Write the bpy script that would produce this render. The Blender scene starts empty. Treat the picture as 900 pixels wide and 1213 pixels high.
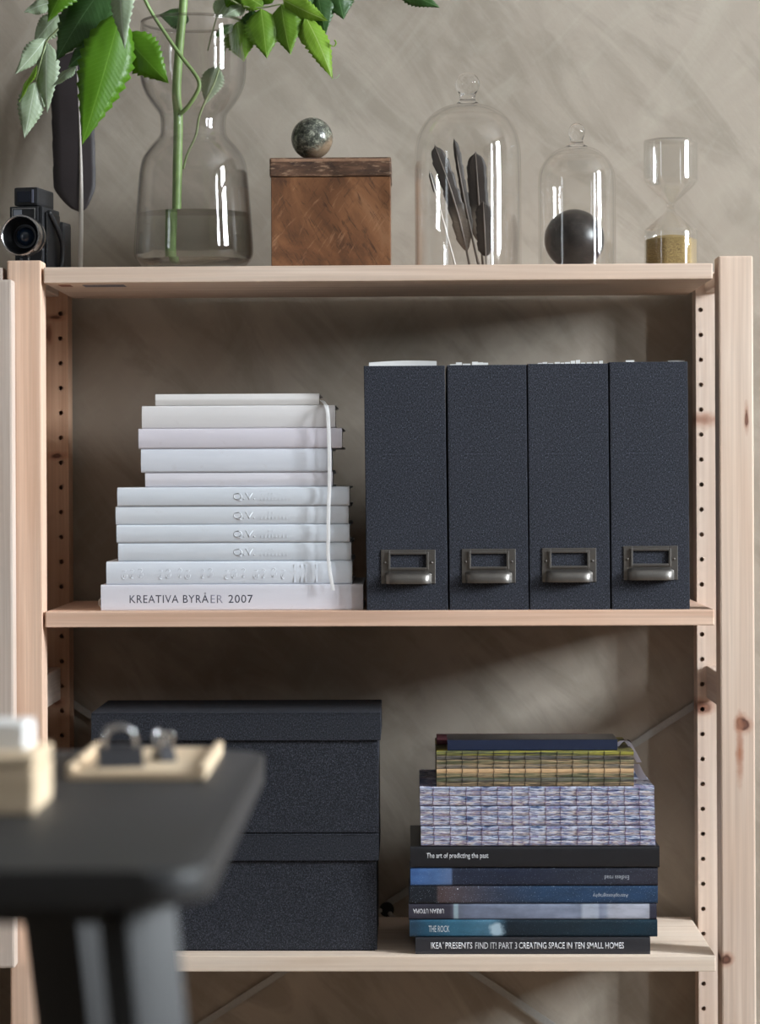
import bpy, bmesh, math, random
from mathutils import Vector, Matrix
random.seed(7)
D = bpy.data
scene = bpy.context.scene
COL = scene.collection
PI = math.pi

# ------------------------------------------------------------------ camera
FPX = 3087.0                      # focal length in pixels of the 900x1213 frame
CAM = Vector((0.0341, -3.236, 0.965))
YAW, ROLL = math.radians(1.32), math.radians(0.26)
PPX, PPY = 411.0, 565.0           # principal point in the frame
FWD = Vector((-math.sin(YAW), math.cos(YAW), 0))
_r = Vector((math.cos(YAW), math.sin(YAW), 0)); _u = Vector((0, 0, 1))
RGT = _r * math.cos(ROLL) - _u * math.sin(ROLL)
UPV = _u * math.cos(ROLL) + _r * math.sin(ROLL)
cd = D.cameras.new('camera'); cam = D.objects.new('camera', cd); COL.objects.link(cam)
m = Matrix.Identity(4)
for i, a in enumerate((RGT, UPV, -FWD)):
    for j in range(3): m[j][i] = a[j]
m.translation = CAM
cam.matrix_world = m
cd.sensor_fit = 'VERTICAL'; cd.sensor_height = 36.0
cd.lens = FPX / 1213.0 * 36.0
cd.shift_x = (450.0 - PPX) / 1213.0
cd.shift_y = -(606.5 - PPY) / 1213.0
cd.clip_start = 0.05
cd.dof.use_dof = True
cd.dof.focus_distance = 3.27
cd.dof.aperture_fstop = (cd.lens / 1000.0) / 0.021
scene.camera = cam

# ------------------------------------------------------------------ world, daylight, exposure
w = D.worlds.new('world'); scene.world = w; w.use_nodes = True
w.node_tree.nodes['Background'].inputs[0].default_value = (0.75, 0.87, 1.0, 1)
w.node_tree.nodes['Background'].inputs[1].default_value = 1.0
vs = scene.view_settings
vs.view_transform = 'Standard'; vs.look = 'None'; vs.exposure = 0.0; vs.gamma = 1.0; vs.use_curve_mapping = False
scene.cycles.transparent_max_bounces = 40
scene.cycles.max_bounces = 14
scene.cycles.transmission_bounces = 12
scene.cycles.sample_clamp_indirect = 6.0

ROOM = dict(x0=-3.2, x1=3.5, y0=-5.2, y1=0.311, z1=2.90)
# daylight coming in through the windows: (wall, centre along the wall, width, z0, z1, watts)
WINS = [('right', -1.20, 0.62, 1.50, 2.78, 500.0),
        ('right', -2.55, 0.42, 1.50, 2.78, 245.0),
        ('left', -2.90, 0.60, 0.95, 2.30, 14.0)]
for wl, c, wd, z0, z1, pw in WINS:
    ld = D.lights.new('window_daylight', 'AREA'); ld.shape = 'RECTANGLE'; ld.size = wd; ld.size_y = z1 - z0
    ld.energy = pw; ld.color = (0.87, 0.945, 1.0)
    lo = D.objects.new('window_daylight', ld); COL.objects.link(lo)
    zc = (z0 + z1) / 2
    if wl == 'right':
        lo.location = (ROOM['x1'] + 0.09, c, zc); lo.rotation_euler = (0, PI / 2, 0)
        lo.rotation_euler = Matrix(((0, 0, 1), (1, 0, 0), (0, 1, 0))).to_euler()   # -Z looks to -X, Y stays up
    else:
        lo.location = (ROOM['x0'] - 0.09, c, zc)
        lo.rotation_euler = Matrix(((0, 0, -1), (-1, 0, 0), (0, 1, 0))).to_euler()

def at(px, py, Y):
    """the point on the plane at depth Y that lies behind a pixel measured in the photograph"""
    d = FWD + RGT * ((px - PPX) / FPX) + UPV * ((PPY - py) / FPX)
    return CAM + d * ((Y - CAM.y) / d.y)

def ppm(Y):                       # pixels per metre at depth Y
    return FPX / (Y - CAM.y)

# ------------------------------------------------------------------ object helpers
def tag(o, label=None, cat=None, group=None, kind=None):
    if label: o['label'] = label
    if cat: o['category'] = cat
    if group: o['group'] = group
    if kind: o['kind'] = kind
    return o

def thing(name, label, cat, loc=(0, 0, 0), rz=0.0, group=None):
    o = D.objects.new(name, None); COL.objects.link(o)
    o.empty_display_size = 0.02
    o.location = loc; o.rotation_euler = (0, 0, rz)
    return tag(o, label, cat, group)

def link(name, me, mat, parent=None):
    o = D.objects.new(name, me); COL.objects.link(o)
    if mat is not None:
        if len(me.materials) == 0: me.materials.append(mat)
    if parent is not None: o.parent = parent
    return o

def obj(name, bm, mat, parent=None, smooth=False, world=False, angle=None):
    """one mesh object from a bmesh; world=True: the bmesh holds world coordinates"""
    if world and parent is not None:
        chain = []
        p = parent
        while p is not None: chain.append(p); p = p.parent
        M = Matrix.Identity(4)
        for p in reversed(chain):
            M = M @ Matrix.LocRotScale(p.location, p.rotation_euler, p.scale)
        bmesh.ops.transform(bm, matrix=M.inverted(), verts=bm.verts)
    bmesh.ops.recalc_face_normals(bm, faces=bm.faces)
    me = D.meshes.new(name); bm.to_mesh(me); bm.free()
    if smooth:
        for p in me.polygons: p.use_smooth = True
        if angle is not None:
            try: me.set_sharp_from_angle(angle=math.radians(angle))
            except Exception: pass
    return link(name, me, mat, parent)

def box(bm, x0, x1, y0, y1, z0, z1, bev=0.0, seg=2):
    vs_ = [bm.verts.new(p) for p in ((x0, y0, z0), (x1, y0, z0), (x1, y1, z0), (x0, y1, z0), (x0, y0, z1), (x1, y0, z1), (x1, y1, z1), (x0, y1, z1))]
    fs = [bm.faces.new([vs_[i] for i in f]) for f in ((0, 3, 2, 1), (4, 5, 6, 7), (0, 1, 5, 4), (1, 2, 6, 5), (2, 3, 7, 6), (3, 0, 4, 7))]
    if bev > 0:
        es = list({e for f in fs for e in f.edges})
        bmesh.ops.bevel(bm, geom=es, offset=bev, segments=seg, profile=0.6, affect='EDGES')
    return bm

def bx(*a, **k):
    return box(bmesh.new(), *a, **k)

def lathe(bm, prof, n=48, c=(0, 0, 0), closed=False):
    rings = []
    for r, z in prof:
        if r < 1e-6: rings.append([bm.verts.new((c[0], c[1], c[2] + z))])
        else: rings.append([bm.verts.new((c[0] + r * math.cos(2 * PI * k / n), c[1] + r * math.sin(2 * PI * k / n), c[2] + z)) for k in range(n)])
    L = len(rings)
    for i in range(L if closed else L - 1):
        a, b = rings[i], rings[(i + 1) % L]
        for k in range(n):
            k2 = (k + 1) % n
            if len(a) == 1 and len(b) == 1: continue
            if len(a) == 1: bm.faces.new((a[0], b[k], b[k2]))
            elif len(b) == 1: bm.faces.new((a[k], a[k2], b[0]))
            else: bm.faces.new((a[k], a[k2], b[k2], b[k]))
    return bm

def smooth_path(pts, sub=6):
    pts = [Vector(p) for p in pts]
    out = []
    for i in range(len(pts) - 1):
        p0 = pts[max(i - 1, 0)]; p1 = pts[i]; p2 = pts[i + 1]; p3 = pts[min(i + 2, len(pts) - 1)]
        for s in range(sub):
            t = s / sub
            out.append(0.5 * ((2 * p1) + (p2 - p0) * t + (2 * p0 - 5 * p1 + 4 * p2 - p3) * t * t + (3 * p1 - p0 - 3 * p2 + p3) * t ** 3))
    out.append(pts[-1])
    return out

def tube(bm, pts, rad, n=8, cap=True):
    pts = [Vector(p) for p in pts]
    if not hasattr(rad, '__len__'): rad = [rad] * len(pts)
    elif len(rad) != len(pts):
        k = len(rad) - 1; R = []
        for i in range(len(pts)):
            t = i / (len(pts) - 1) * k; a = min(int(t), k - 1); R.append(rad[a] + (rad[a + 1] - rad[a]) * (t - a))
        rad = R
    ref = Vector((0.31, 0.77, 0.55)); rings = []
    for i, p in enumerate(pts):
        t = (pts[min(i + 1, len(pts) - 1)] - pts[max(i - 1, 0)]).normalized()
        u = t.cross(ref)
        if u.length < 0.05: u = t.cross(Vector((1, 0, 0)))
        u.normalize(); v = t.cross(u)
        rings.append([bm.verts.new(p + (u * math.cos(2 * PI * k / n) + v * math.sin(2 * PI * k / n)) * rad[i]) for k in range(n)])
    for a, b in zip(rings, rings[1:]):
        for k in range(n): bm.faces.new((a[k], a[(k + 1) % n], b[(k + 1) % n], b[k]))
    if cap:
        bm.faces.new(rings[0][::-1]); bm.faces.new(rings[-1])
    return bm

def extrude_x(bm, prof, x0, x1):
    """profile of (y, z) points swept from x0 to x1"""
    a = [bm.verts.new((x0, y, z)) for y, z in prof]; b = [bm.verts.new((x1, y, z)) for y, z in prof]
    n = len(prof)
    for k in range(n): bm.faces.new((a[k], a[(k + 1) % n], b[(k + 1) % n], b[k]))
    bm.faces.new(a[::-1]); bm.faces.new(b)
    return bm

def extrude_z(bm, prof, z0, z1):
    a = [bm.verts.new((x, y, z0)) for x, y in prof]; b = [bm.verts.new((x, y, z1)) for x, y in prof]
    n = len(prof)
    for k in range(n): bm.faces.new((a[k], a[(k + 1) % n], b[(k + 1) % n], b[k]))
    bm.faces.new(a[::-1]); bm.faces.new(b)
    return bm

def extrude_y(bm, prof, y0, y1):
    a = [bm.verts.new((x, y0, z)) for x, z in prof]; b = [bm.verts.new((x, y1, z)) for x, z in prof]
    n = len(prof)
    for k in range(n): bm.faces.new((a[k], a[(k + 1) % n], b[(k + 1) % n], b[k]))
    bm.faces.new(a[::-1]); bm.faces.new(b)
    return bm

# ------------------------------------------------------------------ material helpers
def rgb(r, g, b):                 # sRGB 0-255 to linear
    f = lambda c: (c / 255 / 12.92) if c <= 10 else ((c / 255 + 0.055) / 1.055) ** 2.4
    return (f(r), f(g), f(b), 1.0)

class NT:
    def __init__(s, name):
        s.m = D.materials.new(name); s.m.use_nodes = True
        s.t = s.m.node_tree; s.b = s.t.nodes['Principled BSDF']; s.out = s.t.nodes['Material Output']
        s.co = s.t.nodes.new('ShaderNodeTexCoord').outputs['Object']
    def n(s, typ, **kw):
        nd = s.t.nodes.new('ShaderNode' + typ)
        for k, v in kw.items(): setattr(nd, k, v)
        return nd
    def l(s, a, b): s.t.links.new(a, b)
    def set(s, sock, v):
        if hasattr(v, 'links') or isinstance(v, bpy.types.NodeSocket): s.l(v, sock)
        else: sock.default_value = v
    def mapped(s, scale=(1, 1, 1), loc=(0, 0, 0), rot=(0, 0, 0), src=None):
        v = src or s.co
        if any(rot):                                 # turn first, then stretch along the turned axes
            m0 = s.n('Mapping'); s.l(v, m0.inputs['Vector']); m0.inputs['Rotation'].default_value = rot; v = m0.outputs[0]
        mp = s.n('Mapping'); s.l(v, mp.inputs['Vector'])
        mp.inputs['Scale'].default_value = scale; mp.inputs['Location'].default_value = loc
        return mp.outputs[0]
    def noise(s, vec, scale=5, detail=4, rough=0.5, dist=0.0):
        nd = s.n('TexNoise'); s.l(vec, nd.inputs['Vector'])
        nd.inputs['Scale'].default_value = scale; nd.inputs['Detail'].default_value = detail
        nd.inputs['Roughness'].default_value = rough; nd.inputs['Distortion'].default_value = dist
        return nd.outputs['Fac']
    def ramp(s, fac, stops, interp='LINEAR'):
        nd = s.n('ValToRGB'); s.l(fac, nd.inputs[0]); cr = nd.color_ramp; cr.interpolation = interp
        while len(cr.elements) > 1: cr.elements.remove(cr.elements[-1])
        cr.elements[0].position = stops[0][0]; cr.elements[0].color = stops[0][1]
        for p, c in stops[1:]:
            e = cr.elements.new(p); e.color = c
        return nd.outputs[0]
    def mix(s, fac, a, b, blend='MIX'):
        nd = s.n('Mix', data_type='RGBA', blend_type=blend)
        s.set(nd.inputs[0], fac); s.set(nd.inputs[6], a); s.set(nd.inputs[7], b)
        return nd.outputs[2]
    def math(s, op, a, b=0.0, clamp=False):
        nd = s.n('Math', operation=op); nd.use_clamp = clamp
        s.set(nd.inputs[0], a); s.set(nd.inputs[1], b)
        return nd.outputs[0]
    def sep(s, vec=None):
        nd = s.n('SeparateXYZ'); s.l(vec or s.co, nd.inputs[0]); return nd.outputs
    def bump(s, h, strength=0.2, dist=0.001):
        nd = s.n('Bump'); s.l(h, nd.inputs['Height']); nd.inputs['Strength'].default_value = strength; nd.inputs['Distance'].default_value = dist
        s.l(nd.outputs[0], s.b.inputs['Normal'])
    def base(s, v): s.set(s.b.inputs['Base Color'], v)
    def rough(s, v): s.set(s.b.inputs['Roughness'], v)

W1 = (1, 1, 1, 1); K0 = (0, 0, 0, 1)

def plain(name, col, rough=0.5, metal=0.0, var=0.06, scale=60, bump=0.0, spec=0.5):
    t = NT(name)
    nz = t.noise(t.mapped(), scale, 4)
    t.base(t.mix(nz, tuple(c * (1 - var) for c in col[:3]) + (1,), tuple(min(1, c * (1 + var)) for c in col[:3]) + (1,)))
    t.rough(rough); t.b.inputs['Metallic'].default_value = metal; t.b.inputs['Specular IOR Level'].default_value = spec
    if bump: t.bump(nz, bump)
    return t.m

def pine(name, axis, light, dark, knots=(), fine=1.0, seed=0.0):
    """pine with the grain along an axis; knots: (point, radius along x, radius along z, darkness)"""
    t = NT(name)
    sc = {'x': (1.2, 38, 38), 'z': (38, 38, 1.2), 'y': (38, 1.2, 38)}[axis]
    v = t.mapped(sc, loc=(seed, seed * 0.7, seed * 1.3))
    a = t.noise(v, 2.2, 3, 0.55, 0.6)
    sc2 = {'x': (3, 290, 290), 'z': (290, 290, 3), 'y': (290, 3, 290)}[axis]
    b = t.noise(t.mapped(sc2, loc=(seed, 0, 0)), 1.0, 2)
    big = t.noise(t.mapped((3, 3, 3), loc=(seed * 3, 0, 0)), 1.3, 2)
    col = t.ramp(a, [(0.28, dark), (0.5, tuple((x + y) / 2 for x, y in zip(light, dark))), (0.68, light)])
    col = t.mix(t.math('MULTIPLY', t.ramp(b, [(.38, K0), (.66, W1)]), 0.34 * fine), col, tuple(c * 0.72 for c in dark[:3]) + (1,))
    col = t.mix(t.ramp(big, [(0.4, K0), (0.75, (0.35, 0.35, 0.35, 1))]), col, (light[0] * 0.95, light[1] * 0.82, light[2] * 0.72, 1))
    wob = t.noise(t.mapped((60, 60, 60)), 1.0, 3)
    for p, rx, rz, dk in knots:
        sub = t.n('VectorMath', operation='SUBTRACT'); t.l(t.co, sub.inputs[0]); sub.inputs[1].default_value = p
        mul = t.n('VectorMath', operation='MULTIPLY'); t.l(sub.outputs[0], mul.inputs[0]); mul.inputs[1].default_value = (1 / rx, 0.0, 1 / rz)
        ln = t.n('VectorMath', operation='LENGTH'); t.l(mul.outputs[0], ln.inputs[0])
        d = t.math('ADD', ln.outputs['Value'], t.math('MULTIPLY', t.math('SUBTRACT', wob, 0.5), 0.9))
        halo = t.ramp(d, [(0.0, W1), (0.55, (0.6, 0.6, 0.6, 1)), (1.0, K0)])
        col = t.mix(halo, col, rgb(176, 122, 96))
        core = t.ramp(d, [(0.0, (dk * 0.7, dk * 0.7, dk * 0.7, 1)), (0.38, (dk, dk, dk, 1)), (0.6, K0)])
        col = t.mix(core, col, rgb(82, 50, 42))
    t.base(col); t.rough(0.62); t.b.inputs['Specular IOR Level'].default_value = 0.25
    t.bump(b, 0.10, 0.0006)
    return t.m

def fabric(name, col, spark, rough=0.85):
    t = NT(name)
    wv = t.noise(t.mapped((1300, 1300, 420)), 1.0, 2)
    wh = t.noise(t.mapped((560, 560, 1300), loc=(3, 1, 2)), 1.0, 2)
    both = t.math('ADD', wv, wh)
    c = t.ramp(t.math('MULTIPLY', both, 0.5), [(0.40, tuple(x * 0.35 for x in col[:3]) + (1,)), (0.5, col), (0.57, spark), (0.64, tuple(min(1, x * 2.2) for x in spark[:3]) + (1,))])
    bigv = t.noise(t.mapped((14, 14, 14)), 1.0, 3)
    c = t.mix(t.math('MULTIPLY', bigv, 0.35), c, tuple(x * 0.6 for x in col[:3]) + (1,))
    t.base(c); t.rough(rough); t.b.inputs['Specular IOR Level'].default_value = 0.3
    t.bump(both, 0.35, 0.0006)
    return t.m

def thin_glass(name, tint, edge, power=2.2, rough=0.0, refl=1.0, rp=3.0):
    t = NT(name); t.t.nodes.remove(t.b)
    lw = t.n('LayerWeight'); lw.inputs['Blend'].default_value = 0.5
    f = lw.outputs['Facing']
    tr = t.n('BsdfTransparent'); gl = t.n('BsdfGlossy'); gl.inputs['Roughness'].default_value = rough
    gl.inputs['Color'].default_value = W1
    t.l(t.mix(t.math('POWER', f, power), tint, edge), tr.inputs['Color'])
    fr = t.math('ADD', t.math('MULTIPLY', t.math('POWER', f, rp), 0.80 * refl), 0.035 * refl, clamp=True)
    mx = t.n('MixShader'); t.l(fr, mx.inputs[0]); t.l(tr.outputs[0], mx.inputs[1]); t.l(gl.outputs[0], mx.inputs[2])
    t.l(mx.outputs[0], t.out.inputs['Surface'])
    return t.m

def solid_glass(name, col=W1, ior=1.45, rough=0.0):
    t = NT(name); t.base(col); t.rough(rough); t.b.inputs['Transmission Weight'].default_value = 1.0; t.b.inputs['IOR'].default_value = ior
    return t.m

MAT = {}
PL, PD = rgb(232, 212, 198), rgb(204, 174, 154)
MAT['pine_x'] = pine('pine_shelf_board', 'x', PL, PD, seed=2.0)
MAT['pine_white'] = plain('limed_white', rgb(225, 222, 220), 0.55)

# wall: lime-washed taupe plaster with trowel strokes
def plaster():
    t = NT('taupe_limewash_plaster')
    big = t.noise(t.mapped((2.6, 2.6, 2.6)), 1.0, 4, 0.55, 1.0)
    strokes = t.noise(t.mapped((12, 2.0, 3.6), rot=(0, 0.75, 0)), 1.0, 6, 0.60, 1.4)
    strokes2 = t.noise(t.mapped((13.0, 2.0, 4.0), rot=(0, -0.7, 0), loc=(5, 0, 1)), 1.0, 5, 0.62, 1.2)
    hair = t.noise(t.mapped((150, 20, 16), rot=(0, 0.62, 0)), 1.0, 3, 0.6, 0.8)
    fine = t.noise(t.mapped((160, 160, 160)), 1.0, 5, 0.65)
    c = t.ramp(big, [(0.3, rgb(152, 141, 128)), (0.52, rgb(167, 156, 143)), (0.72, rgb(179, 168, 155))])
    c = t.mix(t.ramp(strokes, [(0.47, K0), (0.60, (0.50, 0.50, 0.50, 1))]), c, rgb(138, 129, 116))
    c = t.mix(t.ramp(strokes2, [(0.50, K0), (0.68, (0.30, 0.30, 0.30, 1))]), c, rgb(182, 174, 160))
    c = t.mix(t.ramp(hair, [(0.55, K0), (0.74, (0.09, 0.09, 0.09, 1))]), c, rgb(196, 189, 178))
    t.base(c); t.rough(0.8); t.b.inputs['Specular IOR Level'].default_value = 0.25
    h = t.math('ADD', t.math('MULTIPLY', strokes, 0.8), t.math('ADD', t.math('MULTIPLY', fine, 0.22), t.math('MULTIPLY', hair, .10)))
    t.bump(h, 0.35, 0.0022)
    return t.m
MAT['plaster'] = plaster()
MAT['white_wall'] = plain('white_wall_paint', rgb(116, 113, 108), 0.85)
MAT['ceiling'] = plain('white_ceiling_paint', rgb(180, 178, 175), 0.85)
MAT['floor'] = pine('floor_boards', 'x', rgb(140, 124, 108), rgb(116, 98, 82), seed=9.0)

# ------------------------------------------------------------------ room shell
def struct(name, bm, mat, parent=None):
    o = obj(name, bm, mat, parent)
    if parent is None: o['kind'] = 'structure'
    return o
R = ROOM
struct('wall_back', bx(R['x0'], R['x1'], R['y1'], R['y1'] + 0.15, 0, R['z1']), MAT['plaster'])
struct('floor', bx(R['x0'], R['x1'], R['y0'], R['y1'], -0.1, 0), MAT['floor'])
struct('ceiling', bx(R['x0'] - .2, R['x1'] + .2, R['y0'] - .15, R['y1'] + .15, R['z1'], R['z1'] + 0.1), MAT['ceiling'])
struct('wall_front', bx(R['x0'], R['x1'], R['y0'] - 0.15, R['y0'], 0, R['z1']), MAT['white_wall'])
def window_wall(name, xa, xb, wins):
    bm = bmesh.new()
    cuts = sorted((c - wd / 2, c + wd / 2, z0, z1) for c, wd, z0, z1 in wins)
    y = R['y0']
    for a, b, z0, z1 in cuts:
        box(bm, xa, xb, y, a, 0, R['z1']); box(bm, xa, xb, a, b, 0, z0); box(bm, xa, xb, a, b, z1, R['z1']); y = b
    box(bm, xa, xb, y, R['y1'], 0, R['z1'])
    struct(name, bm, MAT['white_wall'])
window_wall('wall_right', R['x1'], R['x1'] + 0.18, [(c, wd, a, b) for wl, c, wd, a, b, p in WINS if wl == 'right'])
window_wall('wall_left', R['x0'] - 0.18, R['x0'], [(c, wd, a, b) for wl, c, wd, a, b, p in WINS if wl == 'left'])
for i, (wl, c, wd, z0, z1, p) in enumerate(WINS):
    xa = R['x1'] + 0.02 if wl == 'right' else R['x0'] - 0.06
    bm = bmesh.new()
    for a, b in ((c - wd / 2, c - wd / 2 + 0.05), (c - wd * .17 - 0.03, c - wd * .17 + 0.03), (c + wd * .2 - 0.02, c + wd * .2 + 0.02), (c + wd / 2 - 0.05, c + wd / 2)): box(bm, xa, xa + 0.04, a, b, z0, z1)
    for a, b in ((z0, z0 + 0.05), (z1 - 0.05, z1), (z0 + (z1 - z0) * 0.66 - 0.02, z0 + (z1 - z0) * 0.66 + 0.02)): box(bm, xa, xa + 0.04, c - wd / 2, c + wd / 2, a, b)
    struct('window_%d' % (i + 1), bm, MAT['pine_white'])

# ------------------------------------------------------------------ pine shelving unit
XI = 0.4205; PW = 0.0425; PDp = 0.044; DEP = 0.300; ZT = at(871, 303, 0).z
SH_T = 0.0197
ZS = [at(450, 314, 0).z, at(450, 723.3, 0.0).z, at(450, 1132.5, 0.0).z]      # tops of the three shelves
unit = thing('shelving_unit', 'untreated pine shelving unit with three shelves and drilled posts', 'shelving unit', (0, 0, 0))

def k_at(px, py, Y, rx, rz, dk):
    p = at(px, py, Y); return ((p.x, p.y, p.z), rx / ppm(Y), rz / ppm(Y), dk)
mat_post_r = pine('pine_post_right', 'z', rgb(230, 209, 192), rgb(208, 182, 164),
    [k_at(884, 495, 0, 4, 22, .8), k_at(880, 858, 0, 13, 15, .95), k_at(860, 1137, 0, 12, 11, .9), k_at(876, 890, 0, 6, 50, .05)], 1.0, 1.0)
mat_post_l = pine('pine_post_left', 'z', rgb(236, 206, 184), rgb(214, 178, 154), [], 1.0, 4.0)
mat_rear_r = pine('pine_rear_post_right', 'z', rgb(232, 212, 196), rgb(210, 186, 169),
    [k_at(834, 497, .256, 22, 12, .25), k_at(833, 838, .256, 20, 13, .55)], 0.7, 6.0)
mat_rear_l = pine('pine_rear_post_left', 'z', rgb(216, 178, 150), rgb(186, 146, 120),
    [k_at(64, 376, .256, 16, 6, .8), k_at(68, 540, .256, 16, 7, .9), k_at(68, 832, .256, 14, 8, .5), k_at(58, 395, .256, 5, 16, .3)], 0.7, 8.0)
for s, mt in ((-1, mat_post_l), (1, mat_post_r)):
    a, b = sorted((s * XI, s * (XI + PW)))
    obj('post', bx(a, b, 0, PDp, 0, ZT, bev=0.0022), mt, unit)
# rear posts: a front face really drilled, one hole every third of a decimetre
mat_hole = plain('drilled_hole_shade', rgb(120, 84, 62), 0.9)
def drilled_post(s, hx, mt):
    a, b = sorted((s * XI, s * (XI + PW)))
    yf = DEP - PDp
    pitch = 0.03335; hr = 0.0031
    z_ref = at(830.3, 367, yf).z
    bm = bmesh.new()
    zs = []
    z = z_ref + 0.0
    while z > 0.06: zs.append(z); z -= pitch
    top = z_ref + pitch / 2
    def ring(zc):
        z0, z1 = zc - pitch / 2, zc + pitch / 2
        angs = [2 * PI * k / 16 for k in range(16)]
        for cx, cz in ((a, z0), (b, z0), (a, z1), (b, z1)): angs.append(math.atan2(cz - zc, cx - hx) % (2 * PI))
        angs = sorted(set(round(q, 6) for q in angs))
        ci, co, cb = [], [], []
        for q in angs:
            dx, dz = math.cos(q), math.sin(q)
            ts = []
            if dx > 1e-9: ts.append((b - hx) / dx)
            if dx < -1e-9: ts.append((a - hx) / dx)
            if dz > 1e-9: ts.append((z1 - zc) / dz)
            if dz < -1e-9: ts.append((z0 - zc) / dz)
            tt = min(ts)
            ci.append(bm.verts.new((hx + dx * hr, yf, zc + dz * hr)))
            co.append(bm.verts.new((hx + dx * tt, yf, zc + dz * tt)))
            cb.append(bm.verts.new((hx + dx * hr, yf + 0.018, zc + dz * hr)))
        n = len(angs)
        for k in range(n):
            k2 = (k + 1) % n
            bm.faces.new((ci[k], ci[k2], co[k2], co[k])); bm.faces.new((ci[k], cb[k], cb[k2], ci[k2]))
        bm.faces.new(cb)
    for zc in zs: ring(zc)
    zb = zs[-1] - pitch / 2
    def quad(*p): bm.faces.new([bm.verts.new(q) for q in p])
    quad((a, yf, 0), (b, yf, 0), (b, yf, zb), (a, yf, zb)); quad((a, yf, top), (b, yf, top), (b, yf, ZT), (a, yf, ZT))
    y1 = DEP
    quad((a, y1, 0), (b, y1, 0), (b, y1, ZT), (a, y1, ZT)); quad((a, yf, 0), (a, y1, 0), (a, y1, ZT), (a, yf, ZT)); quad((b, yf, 0), (b, y1, 0), (b, y1, ZT), (b, yf, ZT))
    quad((a, yf, 0), (b, yf, 0), (b, y1, 0), (a, y1, 0)); quad((a, yf, ZT), (b, yf, ZT), (b, y1, ZT), (a, y1, ZT))
    bmesh.ops.remove_doubles(bm, verts=bm.verts, dist=1e-5)
    o = obj('post', bm, mt, unit)
    o['label'] = 'drilled rear post'
drilled_post(-1, at(72, 500, .256).x, mat_rear_l)
drilled_post(1, at(830.3, 500, .256).x, mat_rear_r)
# rungs between the posts of each side
mat_rung = pine('pine_rung', 'y', rgb(228, 210, 196), rgb(206, 182, 166), seed=5.0)
zr = at(54, 805, PDp).z
for s in (-1, 1):
    a, b = sorted((s * (XI + 0.012), s * (XI + 0.030)))
    for z, hh in ((zr, .043), (ZS[0] - 0.0005, .0185), (0.22, .043)):
        obj('rung', bx(a, b, PDp, DEP - PDp, z - hh, z, bev=0.0015), mat_rung, unit)
# shelves
XSa, XSb = at(53.2, 730, 0).x, at(846, 730, 0).x
sh_mats = [pine('pine_shelf_top', 'x', rgb(232, 211, 194), rgb(209, 183, 164), [], .8, 11.0),
           pine('pine_shelf_middle', 'x', rgb(234, 202, 180), rgb(208, 168, 144), [], 1.0, 13.0),
           pine('pine_shelf_low', 'x', rgb(240, 223, 207), rgb(222, 200, 180), [], .6, 17.0)]
shelves = []
for z, mt in zip(ZS, sh_mats):
    shelves.append(obj('shelf', bx(XSa, XSb, 0.001, DEP - 0.012, z - SH_T, z, bev=0.0016), mt, unit))
# stamps on the underside of the top shelf
for xa, xb, ya, yb, c in ((70, 84, .030, .062, rgb(150, 100, 84)), (98, 147, .034, .070, rgb(120, 116, 124))):
    p, q = at(xa, 338, .04), at(xb, 338, .04)
    tag(obj('ink_stamp', bx(p.x, q.x, ya, yb, ZS[0] - SH_T - 0.0004, ZS[0] - SH_T + 0.0002), plain('ink_stamp', c, 0.8, var=0.35, scale=500), shelves[0]))
# steel cross brace behind the posts
mat_steel = plain('galvanised_steel', rgb(168, 166, 162), 0.45, 0.3, 0.15, 300)
yb = DEP + 0.003
def strap(p, q, y0):
    bm = bmesh.new(); d = (q - p); L = d.length
    box(bm, 0, L, y0, y0 + 0.002, -0.0045, 0.0045)
    ang = math.atan2(d.z, d.x)
    bmesh.ops.transform(bm, matrix=Matrix.Translation((p.x, 0, p.z)) @ Matrix.Rotation(-ang, 4, 'Y'), verts=bm.verts)
    return obj('brace_strap', bm, mat_steel, unit)
A0, A1 = at(84, 832, yb), at(565, 1155, yb); B0, B1 = at(819, 838, yb), at(330, 1155, yb)
def ext(p, q, X): t_ = (X - p.x) / (q.x - p.x); return p + (q - p) * t_
strap(ext(A0, A1, -XI - 0.02), ext(A0, A1, XI + 0.02), yb); strap(ext(B1, B0, -XI - 0.02), ext(B1, B0, XI + 0.02), yb + 0.003)
cx = at(458, 1077, yb)
bm = lathe(bmesh.new(), [(0, 0), (.010, 0), (.010, .004), (0, .004)], 24)
bmesh.ops.transform(bm, matrix=Matrix.Translation((cx.x, yb + .001, cx.z)) @ Matrix.Rotation(PI / 2, 4, 'X'), verts=bm.verts)
obj('brace_joint', bm, plain('black_joint', rgb(40, 40, 40), .4), unit, smooth=True, angle=40)
for q in ((450, 1078), (462, 1082)):
    c_ = at(q[0], q[1], yb)
    bm = lathe(bmesh.new(), [(0, 0), (.0032, 0), (.0026, .0026), (0, .003)], 12)
    bmesh.ops.transform(bm, matrix=Matrix.Translation((c_.x, yb - .003, c_.z)) @ Matrix.Rotation(PI / 2, 4, 'X'), verts=bm.verts)
    obj('bolt', bm, mat_steel, unit, smooth=True)

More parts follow.
